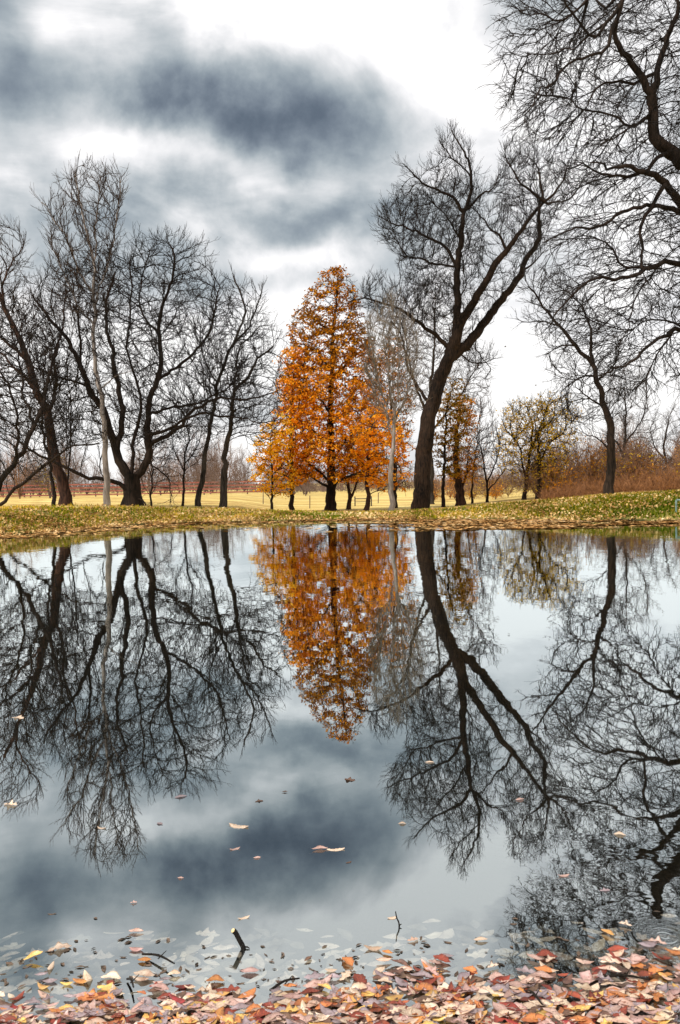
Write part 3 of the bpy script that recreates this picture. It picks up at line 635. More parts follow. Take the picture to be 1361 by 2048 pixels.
# ---- overhanging tree at the right
tree('overhanging_tree', 'enormous black bare tree, its arching limbs filling the upper right corner', 33, [
    ([(1500, 990), (1490, 850), (1470, 700), (1450, 560), (1425, 440), (1395, 370), (1361, 323), (1331, 297)], 62, 24, -1),
    (Z4([(1000, 800), (945, 745), (925, 600), (930, 510)]), 22, 17, -.5),
    (Z4([(930, 510), (850, 390), (770, 280), (725, 240), (735, 130), (770, 0), (760, -160), (800, -330)]), 15, 2.5, -2),
    (Z4([(930, 510), (970, 350), (1010, 240), (1060, 100), (1085, -80), (1120, -300)]), 13, 4, 1),
    (Z4([(725, 240), (620, 215), (540, 150), (480, 80), (440, -10), (420, -120)]), 8, 2, -1),
    (Z4([(725, 245), (690, 265), (650, 295), (560, 312), (480, 345), (420, 430), (330, 490), (280, 580), (240, 650)]), 8, 1.5, -2),
    (Z4([(560, 312), (520, 255), (460, 255), (390, 292), (280, 300), (180, 290)]), 4.5, 1.4, 1), (Z4([(745, 130), (680, 50), (600, -20), (540, -120)]), 7, 2, 1.5),
    (Z4([(540, 150), (440, 105), (320, 95), (230, 70), (170, 20)]), 5, 1.5, -1), (Z4([(620, 215), (540, 180), (450, 165)]), 3, 1.3),
    (Z4([(905, 495), (840, 447), (760, 445), (650, 470), (600, 520), (578, 575)]), 7, 2.5, -1.5),
    (Z4([(925, 710), (820, 682), (740, 640), (640, 600), (560, 592), (470, 530)]), 7, 2, 1), (Z4([(925, 660), (860, 660), (800, 690), (720, 740), (640, 790)]), 5, 1.5, -2),
    (Z4([(1000, 810), (920, 890), (870, 950), (760, 962), (650, 940), (550, 900), (470, 910)]), 9, 2, -2),
    ([(1455, 590), (1400, 480), (1361, 408), (1340, 375), (1309, 356), (1285, 350), (1250, 335), (1210, 340), (1180, 325)], 30, 2, -3),
    (Z4([(990, 1000), (900, 1150), (870, 1300), (872, 1450)]), 9, 4, -1),
    ([(1455, 600), (1400, 450), (1361, 427), (1331, 412), (1294, 408), (1257, 419), (1220, 438), (1197, 451), (1153, 451), (1119, 467), (1086, 486)], 14, 2, -3),
    ([(1460, 640), (1410, 560), (1361, 527), (1331, 523), (1301, 538), (1264, 553), (1227, 560), (1190, 557), (1160, 583), (1120, 616), (1100, 650)], 15, 2, -2.5),
    (Z4([(872, 1480), (780, 1440), (720, 1350), (640, 1290), (560, 1270)]), 6, 2, -1), ([(1301, 538), (1275, 590), (1262, 640), (1240, 690)], 4, 1.5, -1.5),
    ([(1475, 760), (1420, 680), (1361, 657), (1331, 671), (1294, 701), (1264, 723), (1220, 738), (1183, 753)], 14, 2, -3),
    ([(1331, 671), (1310, 720), (1290, 760), (1270, 780)], 4, 1.5, -1), ([(1361, 657), (1320, 640), (1290, 640), (1255, 670)], 5, 1.5, 1),
    ([(1455, 560), (1520, 400), (1560, 250), (1580, 100)], 30, 8, 1), ([(1425, 440), (1480, 250), (1490, 50), (1500, -100)], 20, 6, 2), ([(1470, 680), (1560, 600), (1640, 560)], 20, 5, 0)],
    [(-180, 1080, 1560), (-60, 1010, 1600), (0, 995, 1600), (60, 992, 1600), (130, 1000, 1600), (190, 982, 1600), (250, 1010, 1600), (300, 1080, 1600), (360, 1110, 1600), (430, 1100, 1600), (500, 1085, 1620), (560, 1075, 1620),
     (620, 1100, 1600), (680, 1160, 1560), (740, 1210, 1500), (780, 1250, 1450)],
    9000, 61, kill=.6, infl=3.4, step=.36, trop=(-.03, 0, -.06), twig_trop=(-.12, 0, -.22), twig_n=2, twig_len=(.45, 1.05), dk=.5, flare=.3)
print('right', time.time() - T0)

# ------------------------------------------------------------------ shrubs, scrub and the far wood
def bush(name, label, cat, D, px, py_top, halfw, seed, twig, leaf=None, lm=None, n=350, group=None, stems=5, kill=.55, tint=None, twig_len=(.4, .9), w0=3.5):
    rng = np.random.default_rng(seed)
    x_ = (px - CX) / F * D; gz = float(ground(x_, D)); pb = proj(x_, D, gz)[1]
    hh = pb - py_top
    g = [([(px, pb), (px + rng.normal(0, 2), pb - hh * .3), (px + rng.normal(0, halfw * .15), pb - hh * .6)], w0, 1.3, 0)]
    for i in range(stems - 1):
        dx = rng.uniform(-.7, .7) * halfw
        g.append(([(px, pb - 2), (px + dx * .5, pb - hh * .25), (px + dx, pb - hh * rng.uniform(.45, .7))], w0 * .8, 1.1))
    pr = [(py_top, px - halfw * .35, px + halfw * .3), (py_top + hh * .25, px - halfw * .85, px + halfw * .8), (py_top + hh * .6, px - halfw, px + halfw), (py_top + hh * .88, px - halfw * .75, px + halfw * .8)]
    return tree(name, label, D, g, pr, n, seed, bark=TWIG if twig is TWIG else twig, twig=twig, group=group, cat=cat, kill=kill, step=.38, twig_n=2, twig_len=twig_len, leaf=leaf, leaf_mat=lm, leaf_tint=tint, flare=.1, trop=(0, 0, .2))

rs = np.random.default_rng(5)
shr = [bush('rusty_shrub', 'rust brown leafless shrub in the thicket on the right bank', 'shrub', 62, 1180, 880, 45, 71, TWIG_RUST, (.28, (.12, .22), 9, .7, .6), RUST, group='rusty shrubs behind the right bank'),
       bush('rusty_shrub', 'rust brown leafless shrub in the thicket on the right bank', 'shrub', 60, 1280, 890, 48, 72, TWIG_RUST, (.30, (.12, .22), 5, .7, .5), GOLD, group='rusty shrubs behind the right bank', kill=.5, n=450),
       bush('rusty_shrub', 'rust brown leafless shrub in the thicket on the right bank', 'shrub', 58, 1120, 900, 38, 73, TWIG_RUST, (.28, (.12, .22), 9, .7, .6), RUST, group='rusty shrubs behind the right bank')]
LAB_SHRUB = shr[0]['label']
def put(o, px, D, s, rz):
    c = copy_tree(o); x = (px - CX) / F * D
    c.location = (x, D, float(ground(x, D)) - .05); c.scale = (s, s, s); c.rotation_euler = (0, 0, rz); return c
for k in range(34):
    px = rs.uniform(1075, 1440); put(shr[k % 3], px, rs.uniform(56, 74), rs.uniform(.5, 1.25), rs.uniform(0, 6.28))
for k in range(10):
    c = put(shr[k % 3], rs.uniform(860, 1075), rs.uniform(64, 90), rs.uniform(.5, .8), rs.uniform(0, 6.28))
    c['label'] = 'small rusty shrub at the meadow end between the leaning giant and the gold trees'; c['group'] = 'small shrubs at the meadow end'

far = [bush('distant_tree', 'x', 'tree', 100, 300, 850, 55, 81, TWIG_FAR, n=330, kill=.95, stems=5, twig_len=(.8, 1.7), w0=3.5),
       bush('distant_tree', 'x', 'tree', 100, 450, 880, 50, 82, TWIG_FAR, n=330, kill=.95, stems=4, twig_len=(.8, 1.7), w0=3.5),
       bush('distant_tree', 'x', 'tree', 100, 100, 900, 45, 83, TWIG_FAR, (.35, (.15, .28), 4, .7, .5), OLIVE, n=250, kill=.95, twig_len=(.7, 1.5)),
       bush('distant_tree', 'x', 'tree', 100, 40, 860, 42, 84, TWIG_RUST, n=300, kill=.95, twig_len=(.8, 1.6))]
LBL = ['pale brown bare tree in the wood line beyond the red fence and meadow', 'greyish bare tree in the wood line beyond the red fence and meadow',
       'yellow green leaved tree in the far wood line', 'reddish bare tree in the far wood line']
for i, o in enumerate(far):
    o['label'] = LBL[i]; o['group'] = 'far wood line trees'
for k in range(95):
    i = int(rs.choice(4, p=[.36, .32, .12, .20])); px = rs.uniform(-120, 1480); D = rs.uniform(125, 215)
    s = rs.uniform(.75, 1.2)
    if 640 < px < 860: s *= .8; D = rs.uniform(190, 240)
    if px > 1050: D = rs.uniform(95, 150)
    c = put(far[i], px, D, s, rs.uniform(0, 6.28)); c['label'] = LBL[i]
# solid-looking undergrowth of the far wood: fine twigs and leaf scraps
def thicket():
    rng = np.random.default_rng(9); n = 20000
    px = rng.uniform(-250, 1600, n); D = rng.uniform(205, 265, n)
    x = (px - CX) / F * D; z = ground(x, D); hgt = 2.6 + 1.6 * np.sin(x * .09) * np.sin(x * .031 + 2) + .8 * np.sin(x * .4)
    zz = z + np.abs(rng.normal(0, .5, n)) * hgt
    p = np.stack([x, D, zz], 1); d = unit(rng.normal(0, .5, (n, 3)) + np.array([0, 0, 1.0]))
    L = rng.uniform(.8, 2.2, (n, 1)); r = rng.uniform(.03, .06, n)
    a = frusta(p, p + d * L, r, r * .5)
    tag(mesh_obj('distant_thicket', a[0], a[1], TWIG_FAR), 'hazy brown undergrowth closing the far side of the meadow', 'thicket', kind='stuff')
thicket()
# leaf litter and low scrub of the thicket on the right bank
def scrub():
    rng = np.random.default_rng(10); n = 16000
    px = rng.uniform(1085, 1500, n); D = rng.uniform(52, 72, n); x = (px - CX) / F * D; z = ground(x, D)
    hgt = (.55 + .5 * np.sin(x * .8) * np.sin(x * .33 + D * .3) + .3 * np.sin(x * 2.1 + D)) * sstep(1085, 1180, px)
    p = np.stack([x, D, z + np.abs(rng.normal(0, .6, n)) * hgt], 1); d = unit(rng.normal(0, .6, (n, 3)) + np.array([0, 0, 1.0]))
    a = frusta(p, p + d * rng.uniform(.3, 1.0, (n, 1)), np.full(n, .012), np.full(n, .006))
    tag(mesh_obj('low_scrub', a[0], a[1], SCRUB), 'low rusty brown scrub along the foot of the thicket on the right', 'scrub', kind='stuff')
scrub()

# ------------------------------------------------------------------ fence, gate, pipes
def box(c, s):
    c = np.array(c); s = np.array(s) / 2
    v = np.array([[x, y, z] for x in (-1, 1) for y in (-1, 1) for z in (-1, 1)]) * s + c
    f = np.array([[0, 1, 3, 2], [4, 6, 7, 5], [0, 4, 5, 1], [2, 3, 7, 6], [0, 2, 6, 4], [1, 5, 7, 3]])
    return v, f
REDP = plain_mat('weathered_red_boards', (.20, .06, .045), (.36, .14, .11), 1.2)
POSTM = plain_mat('weathered_post', (.10, .07, .06), (.2, .14, .11), 2)
METAL = plain_mat('galvanised_pipe', (.10, .16, .14), (.22, .30, .26), 6, .5)
DARKM = plain_mat('dark_steel', (.03, .03, .03), (.08, .07, .06), 6, .6)
D = 118.
def red_fence(x0, x1, D, label, n_rail=4, hgt=1.9):
    g = float(ground((x0 + x1) / 2, D)); o = empty('board_fence', ((x0 + x1) / 2, D, g), label, 'fence', 'red fences across the far meadow')
    for k in range(n_rail):
        z = g + .3 + k * (hgt - .4) / (n_rail - 1)
        v, f = box(((x0 + x1) / 2, D, z), (x1 - x0, .05, .20)); mesh_obj('rail', v, f, REDP, o, origin=o.location)
    for x in np.arange(x0, x1 + .1, 3.2):
        v, f = box((x, D + .1, g + hgt / 2), (.16, .14, hgt + .1)); mesh_obj('post', v, f, POSTM, o, origin=o.location)
red_fence(-52, -8.5, 118, 'long weathered red board fence across the meadow behind the left trees')
# field gate in the meadow
def tubeline(a, b, r, k=8):
    return frusta(np.array([a], float), np.array([b], float), np.array([r]), np.array([r]), k)
def gate():
    D = 66.; g = float(ground(2.0, D)); o = empty('field_gate', (1.9, D, g), 'small dark pipe gate standing in the meadow between the brown trunks', 'gate')
    xa, xb = 1.25, 2.6
    for x in (xa, xb):
        v, f = tubeline((x, D, g - .1), (x, D, g + .8), .05); mesh_obj('post', v, f, DARKM, o, origin=o.location)
    v, f = cat_mesh([tubeline((xa, D, g + .62), (xb, D, g + .62), .03), tubeline((xa, D, g + .35), (xb, D, g + .35), .02)]); mesh_obj('rail', v, f, DARKM, o, origin=o.location)
gate()
def pipe_frame():
    q = P(1353, 1030, 28.6); g = float(ground(q[0], 28.6)); o = empty('pipe_frame', (q[0], 28.6, g), 'pale green metal pipe frame at the right edge of the far shore', 'metal frame')
    for x in (q[0], q[0] + 1.1):
        v, f = tubeline((x, 28.6, g - .3), (x, 28.6, g + .42), .035); mesh_obj('post', v, f, METAL, o, origin=o.location)
    v, f = tubeline((q[0], 28.6, g + .42), (q[0] + 1.1, 28.6, g + .42), .035); mesh_obj('rail', v, f, METAL, o, origin=o.location)
pipe_frame()
for j, (px, D, h) in enumerate([(620, 62, 1.0), (527, 70, 1.1), (1082, 80, 1.0), (757, 75, 1.0)]):
    x = (px - CX) / F * D; g = float(ground(x, D)); v, f = tube([(x, D, g - .1), (x + .02, D, g + h * .5), (x + .03, D, g + h)], [.04, .038, .035], 7, rs)
    o = mesh_obj('fence_post', v, f, POSTM, origin=(x, D, g))
    tag(o, ['thin wooden post in the meadow left of the black orange tree trunk', 'thin wooden post in the meadow left of the small orange tree', 'thin wooden post in the meadow behind the gold trees', 'thin wooden post in the meadow behind the curved brown trunk'][j], 'post', 'meadow posts')

# ------------------------------------------------------------------ bank grass and litter
GRASS = foliage_mat('grass_blades', [(.0, (.030, .050, .005)), (.35, (.10, .13, .014)), (.6, (.25, .23, .04)), (1, (.50, .38, .12))], .3)
LITTER = foliage_mat('litter_flakes', [(.0, (.12, .05, .02)), (.35, (.44, .24, .08)), (.7, (.78, .54, .24)), (1, (.90, .76, .50))], .2)
def shore_points(n, rng, smin, smax, xmin=-16, xmax=26, ymin=20):
    out = []
    while sum(len(o) for o in out) < n:
        x = rng.uniform(xmin, xmax, n * 2); y = rng.uniform(ymin, 52, n * 2)
        # favour what the photo's field of view could see
        s = pond_sd(x, y); k = (s > smin) & (s < smax) & (np.abs(x) < y * .5 + 4)
        out.append(np.stack([x[k], y[k]], 1))
    return np.concatenate(out)[:n]
def bank_cover():
    rng = np.random.default_rng(21)
    p = shore_points(130000, rng, .1, 7.5); x, y = p.T; s = pond_sd(x, y)
    w = np.interp(x, [-12, 0, 5, 10, 17], [3.0, 3.0, 4.5, 6.5, 8])
    k = rng.uniform(0, 1, len(x)) < np.clip(1.25 - s / w, .05, 1); x, y, s, w = x[k], y[k], s[k], w[k]
    k = rng.uniform(0, 1, len(x)) < np.clip(.65 + .5 * wob(x * .55, y * .9), .08, 1); x, y, s, w = x[k], y[k], s[k], w[k]
    z = ground(x, y); n = len(x); hgt = rng.uniform(.05, .16, n); a = rng.uniform(0, math.pi, n); wd = rng.uniform(.02, .05, n)
    b = np.stack([x, y, z - .01], 1); side = np.stack([np.cos(a) * wd, np.sin(a) * wd, a * 0], 1)
    tip = b + np.stack([rng.normal(0, .05, n), rng.normal(0, .05, n), hgt], 1)
    v = np.stack([b - side, b + side, tip], 1).reshape(-1, 3)
    green = np.clip(.42 + .5 * wob(x * .4 + 2, y * .5) - .5 * sstep(.6, 1.0, s / w) + np.interp(x, [3, 9], [0, .08]), 0, 1)
    c = np.where((rng.uniform(0, 1, n) < green)[:, None], (.75, 1.0, .28), (2.0, 1.6, .7)); c = np.repeat(c * np.interp(x, [4, 9], [1, .6])[:, None], 3, 0)
    tag(mesh_obj('grass', v, np.arange(n * 3).reshape(-1, 3), GRASS, col=c), 'green and straw coloured grass along the far bank', 'grass', kind='stuff')
    # fallen leaves on the bank
    p = shore_points(90000, rng, -.15, 7); x, y = p.T; s = pond_sd(x, y)
    w = np.interp(x, [-12, 0, 5, 10, 17], [2.6, 2.4, 4.0, 6.0, 7])
    k = rng.uniform(0, 1, len(x)) < np.clip(1.15 - s / w, .04, 1) * np.clip(.75 + .4 * wob(x * .7 + 1, y), .15, 1) * np.interp(x, [3, 9], [1, .42]); x, y = x[k], y[k]
    z = np.maximum(ground(x, y), 0) + rng.uniform(.01, .09, len(x))
    v, f = leaves_at(np.stack([x, y, z], 1), .02, (.06, .15), rng, 1)
    tag(mesh_obj('bank_leaf_litter', v, f, LITTER, col=np.ones((len(v), 3))), 'tan and cream fallen leaves covering the far bank', 'fallen leaves', kind='stuff')
    # leaves and scum floating below the far bank
    p = []
    while sum(map(len, p)) < 14000:
        x = rng.uniform(-11, 19, 20000); y = rng.uniform(24, 43, 20000); s = -pond_sd(x, y)
        dens = np.interp(x, [-12, -3, 2, 5, 18], [.25, .35, .7, 1, 1]); wd = np.interp(x, [-12, 0, 5, 18], [1.2, 2.2, 8, 9])
        k = (s > 0) & (rng.uniform(0, 1, 20000) < dens * np.exp(-s / wd * 1.3) * np.clip(.5 + .7 * wob(x * .5, y * 1.2), 0, 1)); p.append(np.stack([x[k], y[k]], 1))
    x, y = np.concatenate(p)[:14000].T; n = len(x)
    a = rng.uniform(0, 6.28, n); L = rng.uniform(.06, .2, n); W = L * rng.uniform(.4, .7, n)
    c, s_ = np.cos(a), np.sin(a); z = rng.uniform(.004, .012, n)
    cn = []
    for (u, w_, up) in ((-1, 0, 0), (0, 1, .3), (1, 0, 0), (0, -1, .3)):
        cn.append(np.stack([x + (c * u * L - s_ * w_ * W), y + (s_ * u * L + c * w_ * W), z + up * W * .6], 1))
    v = np.stack(cn, 1).reshape(-1, 3)
    col = np.where((rng.uniform(0, 1, n) < .5)[:, None], (.16, .13, .10), (1.1, 1.0, .95)); col = np.repeat(col, 4, 0)
    tag(mesh_obj('floating_leaf_drift', v, np.arange(n * 4).reshape(-1, 4), LITTER, col=col), 'drift of small pale leaves floating on the water below the far bank', 'floating leaves', kind='stuff')
bank_cover()
# log at the waterline
def log(px, D, L, r, label):
    x = (px - CX) / F * D; rng = np.random.default_rng(3)
    pts = [(x - L / 2, D, .05), (x - L / 4, D + .05, .09), (x, D, .08), (x + L / 4, D - .04, .1), (x + L / 2, D + .03, .04)]
    v, f = tube(pts, [r * .6, r, r * .95, r * .8, r * .5], 9, rng, .12)
    tag(mesh_obj('log', v, f, BARK, origin=(x, D, 0)), label, 'log')
log(947, wpt(947, 1034)[1], 1.25, .10, 'dark sodden log lying at the waterline of the far shore')

# ------------------------------------------------------------------ shore leaves
def leaf_mat(name, base, edge, vein, rough=.45, trans=.25):
    m, nt, out = new_mat(name)
    uv = nd(nt, 'ShaderNodeUVMap', uv_map='UVMap'); s = nd(nt, 'ShaderNodeSeparateXYZ', {0: uv.outputs[0]})
    av = math_(nt, 'ABSOLUTE', math_(nt, 'SUBTRACT', s.outputs[1], .5))
    mid = math_(nt, 'SUBTRACT', 1.0, math_(nt, 'MULTIPLY', av, 28.0), clamp=True)
    ph = math_(nt, 'SUBTRACT', math_(nt, 'MULTIPLY', s.outputs[0], 62.0), math_(nt, 'MULTIPLY', av, 46.0))
    sv = math_(nt, 'POWER', math_(nt, 'ADD', math_(nt, 'MULTIPLY', math_(nt, 'SINE', ph), .5), .5), 6.0)
    vv = math_(nt, 'MAXIMUM', mid, math_(nt, 'MULTIPLY', sv, .45))
    tc = nd(nt, 'ShaderNodeTexCoord'); g = nd(nt, 'ShaderNodeNewGeometry'); oi = nd(nt, 'ShaderNodeObjectInfo')
    seed = math_(nt, 'ADD', g.outputs['Random Per Island'], oi.outputs['Random'])
    n1 = nd(nt, 'ShaderNodeTexNoise', {'Vector': tc.outputs['Object'], 'Scale': 30, 'Detail': 4}, noise_dimensions='4D'); nt.links.new(math_(nt, 'MULTIPLY', seed, 50.0), n1.inputs['W'])
    c = mixc(nt, ramp(nt, n1.outputs['Fac'], [(.40, (0, 0, 0)), (.58, (1, 1, 1))]), base, edge)
    rim = math_(nt, 'SUBTRACT', math_(nt, 'MULTIPLY', av, 2.0), .62, clamp=True)
    c = mixc(nt, math_(nt, 'MULTIPLY', rim, 1.9, clamp=True), c, tuple(.35 * e for e in edge))
    n5 = nd(nt, 'ShaderNodeTexNoise', {'Vector': tc.outputs['Object'], 'Scale': 140, 'Detail': 3})
    c = mixc(nt, ramp(nt, n5.outputs['Fac'], [(.60, (0, 0, 0)), (.68, (.7, .7, .7))]), c, (.07, .04, .03))
    hs = nd(nt, 'ShaderNodeHueSaturation', {'Color': c, 'Saturation': .92, 'Hue': math_(nt, 'ADD', .485, math_(nt, 'MULTIPLY', g.outputs['Random Per Island'], .03)), 'Value': math_(nt, 'ADD', .80, math_(nt, 'MULTIPLY', math_(nt, 'FRACT', math_(nt, 'MULTIPLY', seed, 7.31)), .6))})
    c = mixc(nt, math_(nt, 'MULTIPLY', vv, .6), hs.outputs[0], vein)
    b = nd(nt, 'ShaderNodeBump', {'Height': vv, 'Strength': .4, 'Distance': .0015})
    p = nd(nt, 'ShaderNodeBsdfPrincipled', {'Base Color': c, 'Roughness': .33, 'Normal': b.outputs[0]})
    t = nd(nt, 'ShaderNodeBsdfTranslucent', {'Color': c})
    mix = nd(nt, 'ShaderNodeMixShader', {0: trans, 1: p.outputs[0], 2: t.outputs[0]})
    nt.links.new(mix.outputs[0], out.inputs[0]); return m
LC = [('cream', leaf_mat('leaf_cream', (.82, .66, .50), (.62, .40, .27), (.45, .25, .12))),
      ('pinkish tan', leaf_mat('leaf_tan', (.66, .42, .36), (.46, .25, .20), (.75, .55, .45))),
      ('golden yellow', leaf_mat('leaf_gold', (.82, .52, .10), (.62, .28, .05), (.85, .65, .3))),
      ('orange', leaf_mat('leaf_orange', (.68, .22, .03), (.42, .10, .02), (.75, .4, .12))),
      ('dark red', leaf_mat('leaf_red', (.36, .035, .012), (.14, .02, .01), (.5, .15, .06))),
      ('brown', leaf_mat('leaf_brown', (.20, .10, .06), (.08, .04, .028), (.35, .2, .12))),
      ('mauve grey', leaf_mat('leaf_mauve', (.42, .32, .34), (.25, .18, .19), (.55, .42, .4)))]
LW = [.21, .22, .08, .14, .11, .13, .11]
def leaf_shape(rng, L, W, curl, cup, nu=15, nv=5, serr=.04, lobe=0.0):
    u = np.linspace(0, 1, nu); v = np.linspace(-1, 1, nv); V, UV = [], []
    k = rng.uniform(.35, .5); bend = rng.uniform(-.15, .15)
    for a in u:
        prof = (math.sin(math.pi * a ** (1 + .6 * (k - .35))) ** .8 if 0 < a < 1 else 0) * (1 + lobe * math.sin(a * 17)) + .001
        for b in v:
            x = (a - .5) * L; y = b * W / 2 * prof * (1 + serr * rng.normal()) + bend * L * math.sin(math.pi * a)
            z = curl * L * ((a - .5) ** 2 * 2.2) + cup * W * (b * prof) ** 2 + .012 * L * math.sin(a * 9 + b * 3) + rng.normal(0, .008) * L
            V.append((x, y, z)); UV.append((a, b * .5 + .5))
    V = np.array(V); i = np.arange((nu - 1) * nv).reshape(nu - 1, nv)[:, :-1].ravel()
    f = np.stack([i, i + 1, i + nv + 1, i + nv], -1)
    # stalk
    st = frusta(np.array([[-.5 * L, bend * 0, V[0, 2]]]), np.array([[-.68 * L, .05 * L, V[0, 2] + .03 * L]]), np.array([.0011]), np.array([.0008]), 4)
    UV = np.array(UV + [(.0, .5)] * 8)
    return np.concatenate([V, st[0]]), np.concatenate([f, st[1] + len(V)]), UV
def rot(v, rz, rx, ry):
    cz, sz = math.cos(rz), math.sin(rz); cx, sx = math.cos(rx), math.sin(rx); cy, sy = math.cos(ry), math.sin(ry)
    Rx = np.array([[1, 0, 0], [0, cx, -sx], [0, sx, cx]]); Ry = np.array([[cy, 0, sy], [0, 1, 0], [-sy, 0, cy]]); Rz = np.array([[cz, -sz, 0], [sz, cz, 0], [0, 0, 1]])
    return v @ (Rz @ Ry @ Rx).T
rl = np.random.default_rng(77)
SH = [leaf_shape(rl, 1, rl.uniform(.36, .54), rl.uniform(-.1, .22), rl.uniform(-.25, .35), lobe=(.38 if q_ % 4 == 3 else 0), serr=(.12 if q_ % 5 == 2 else .04)) for q_ in range(14)]
LEAFMESH = {}
def leaf_data(si, ci):
    if (si, ci) not in LEAFMESH:
        V, f, UV = SH[si]
        o = mesh_obj('fallen_leaf', V, f, LC[ci][1], smooth=True, uv=UV); LEAFMESH[(si, ci)] = o.data; bpy.data.objects.remove(o)
    return LEAFMESH[(si, ci)]
def place_leaf(x, y, z, L, si, ci, rz, rx, ry, label, group=None, name='fallen_leaf'):
    o = bpy.data.objects.new(name, leaf_data(si, ci)); COL.objects.link(o)
    o.location = (x, y, z); o.rotation_euler = (rx, ry, rz); o.scale = (L, L, L)
    return tag(o, label, 'leaf', group)
# positions over the mat: y from behind the frame to its ragged front
n_all = 7000
def mat_edge(x):  # how far out the floating mat reaches
    return 2.25 + .035 * np.sin(x * 3.1 + 1) + .03 * np.sin(x * 7.7) + .10 * sstep(.3, 1.0, x)
pts = []
while len(pts) < n_all:
    x = rl.uniform(-2.3, 2.3); y = rl.uniform(1.7, 2.7); e = mat_edge(x)
    if rl.uniform() < (1.0 - .62 * float(sstep(e - .22, e - .04, y)) if y < e - .06 else (.30 * math.exp(-(y - e + .06) / .05))): pts.append((x, y))
pts = np.array(pts)
inview = (np.abs(pts[:, 0]) < pts[:, 1] * .44) & (pts[:, 1] > 2.04)
stack = np.clip((mat_edge(pts[:, 0]) - pts[:, 1]) / .5, 0, 1)
order = rl.permutation(np.where(inview)[0]); single = set(order[:298].tolist())
ZONES = ['left corner', 'left part', 'middle', 'right part', 'right corner']
acc = {}
for i, (x, y) in enumerate(pts):
    ci = int(rl.choice(7, p=LW)); si = int(rl.integers(0, 14)); L = rl.uniform(.030, .070) * (1 if ci != 5 else .85)
    top = i in single; h = stack[i] * .010
    z = .004 + (h * rl.uniform(.75, 1.15) if top else rl.uniform(0, h + .002)) + L * .03
    tl = (.06 if top else .035) * (.08 + stack[i])
    rz, rx, ry = rl.normal(0, .55) + math.pi * int(rl.integers(0, 2)), rl.normal(0, tl), rl.normal(0, tl)
    if top:
        if ci in (5,) and rl.uniform() < .5: ci = 4
        zone = ZONES[int(np.clip((x / (y * .88) + .5) * 5, 0, 4))]; row = 'nearest the viewer' if y < 2.2 else 'along its outer edge' if y > mat_edge(x) - .08 else 'amid the mat'
        shape = 'curled' if SH[si][0][:, 2].max() > .14 else 'flat'; size = 'large' if L > .057 else 'small' if L < .042 else 'medium'
        place_leaf(x, y, z, L, si, ci, rz, rx, ry, f'{size} {shape} {LC[ci][0]} leaf, {zone} of the shore mat, {row}', 'loose leaves on top of the shore leaf mat')
    else:
        acc.setdefault(ci, []).append((rot(SH[si][0] * L, rz, rx, ry) + (x, y, z), SH[si][1], SH[si][2]))
V, UV, FS, MI, o_ = [], [], [], [], 0
for ci, lst in acc.items():
    for v, f, uv in lst:
        V.append(v); UV.append(uv); FS.append(f + o_); MI.append(np.full(len(f), ci)); o_ += len(v)
mo = mesh_obj('leaf_mat', np.concatenate(V), np.concatenate(FS), None, smooth=True, uv=np.concatenate(UV))
for nme, mm in LC: mo.data.materials.append(mm)
mo.data.polygons.foreach_set('material_index', np.concatenate(MI).astype(np.int32)); mo.data.update()
tag(mo, 'thick mat of wet autumn leaves floating along the near shore', 'fallen leaves', kind='stuff')
# sunken leaves under the shallow water beyond the mat
PALE = leaf_mat('leaf_sunken', (.85, .72, .64), (.62, .50, .44), (.7, .6, .5))
DROWN = leaf_mat('leaf_drowned', (.20, .17, .14), (.10, .09, .075), (.3, .25, .2))
V, UV, FS, MI, o_ = [], [], [], [], 0
for i in range(2600):
    x = rl.uniform(-2, 2); y = rl.uniform(2.05, 2.75)
    if y > 2.33 and rl.uniform() < (y - 2.33) / .22: continue
    si = int(rl.integers(0, 14)); L = rl.uniform(.045, .085); z = -rl.uniform(.005, .03)
    v = rot(SH[si][0] * L * np.array([1, 1, .4]), rl.normal(0, .6), rl.normal(0, .1), rl.normal(0, .1)) + (x, y, z)
    V.append(v); UV.append(SH[si][2]); FS.append(SH[si][1] + o_); MI.append(np.full(len(SH[si][1]), int(rl.uniform() < .45))); o_ += len(v)
so = mesh_obj('sunken_leaves', np.concatenate(V), np.concatenate(FS), PALE, smooth=True, uv=np.concatenate(UV)); so.data.materials.append(DROWN)
so.data.polygons.foreach_set('material_index', np.concatenate(MI).astype(np.int32)); so.data.update()
tag(so, 'pale leaves lying under the shallow water just beyond the leaf mat', 'sunken leaves', kind='stuff')

V, FS, o_ = [], [], 0
for i in range(480):
    x = rl.uniform(-1.9, 1.9); y = 2.2 + abs(rl.normal(0, .12)); si = int(rl.integers(0, 14)); L = rl.uniform(.008, .03)
    v = rot(SH[si][0] * L * np.array([1, .8, .7]), rl.normal(0, .8), 0, 0) + (x, y, .0015); V.append(v); FS.append(SH[si][1] + o_); o_ += len(v)
tag(mesh_obj('leaf_debris', np.concatenate(V), np.concatenate(FS), plain_mat('dark_debris', (.02, .016, .012), (.16, .11, .08), 30), smooth=True), 'dark crumbs of rotted leaf floating at the outer edge of the shore mat', 'debris', kind='stuff')
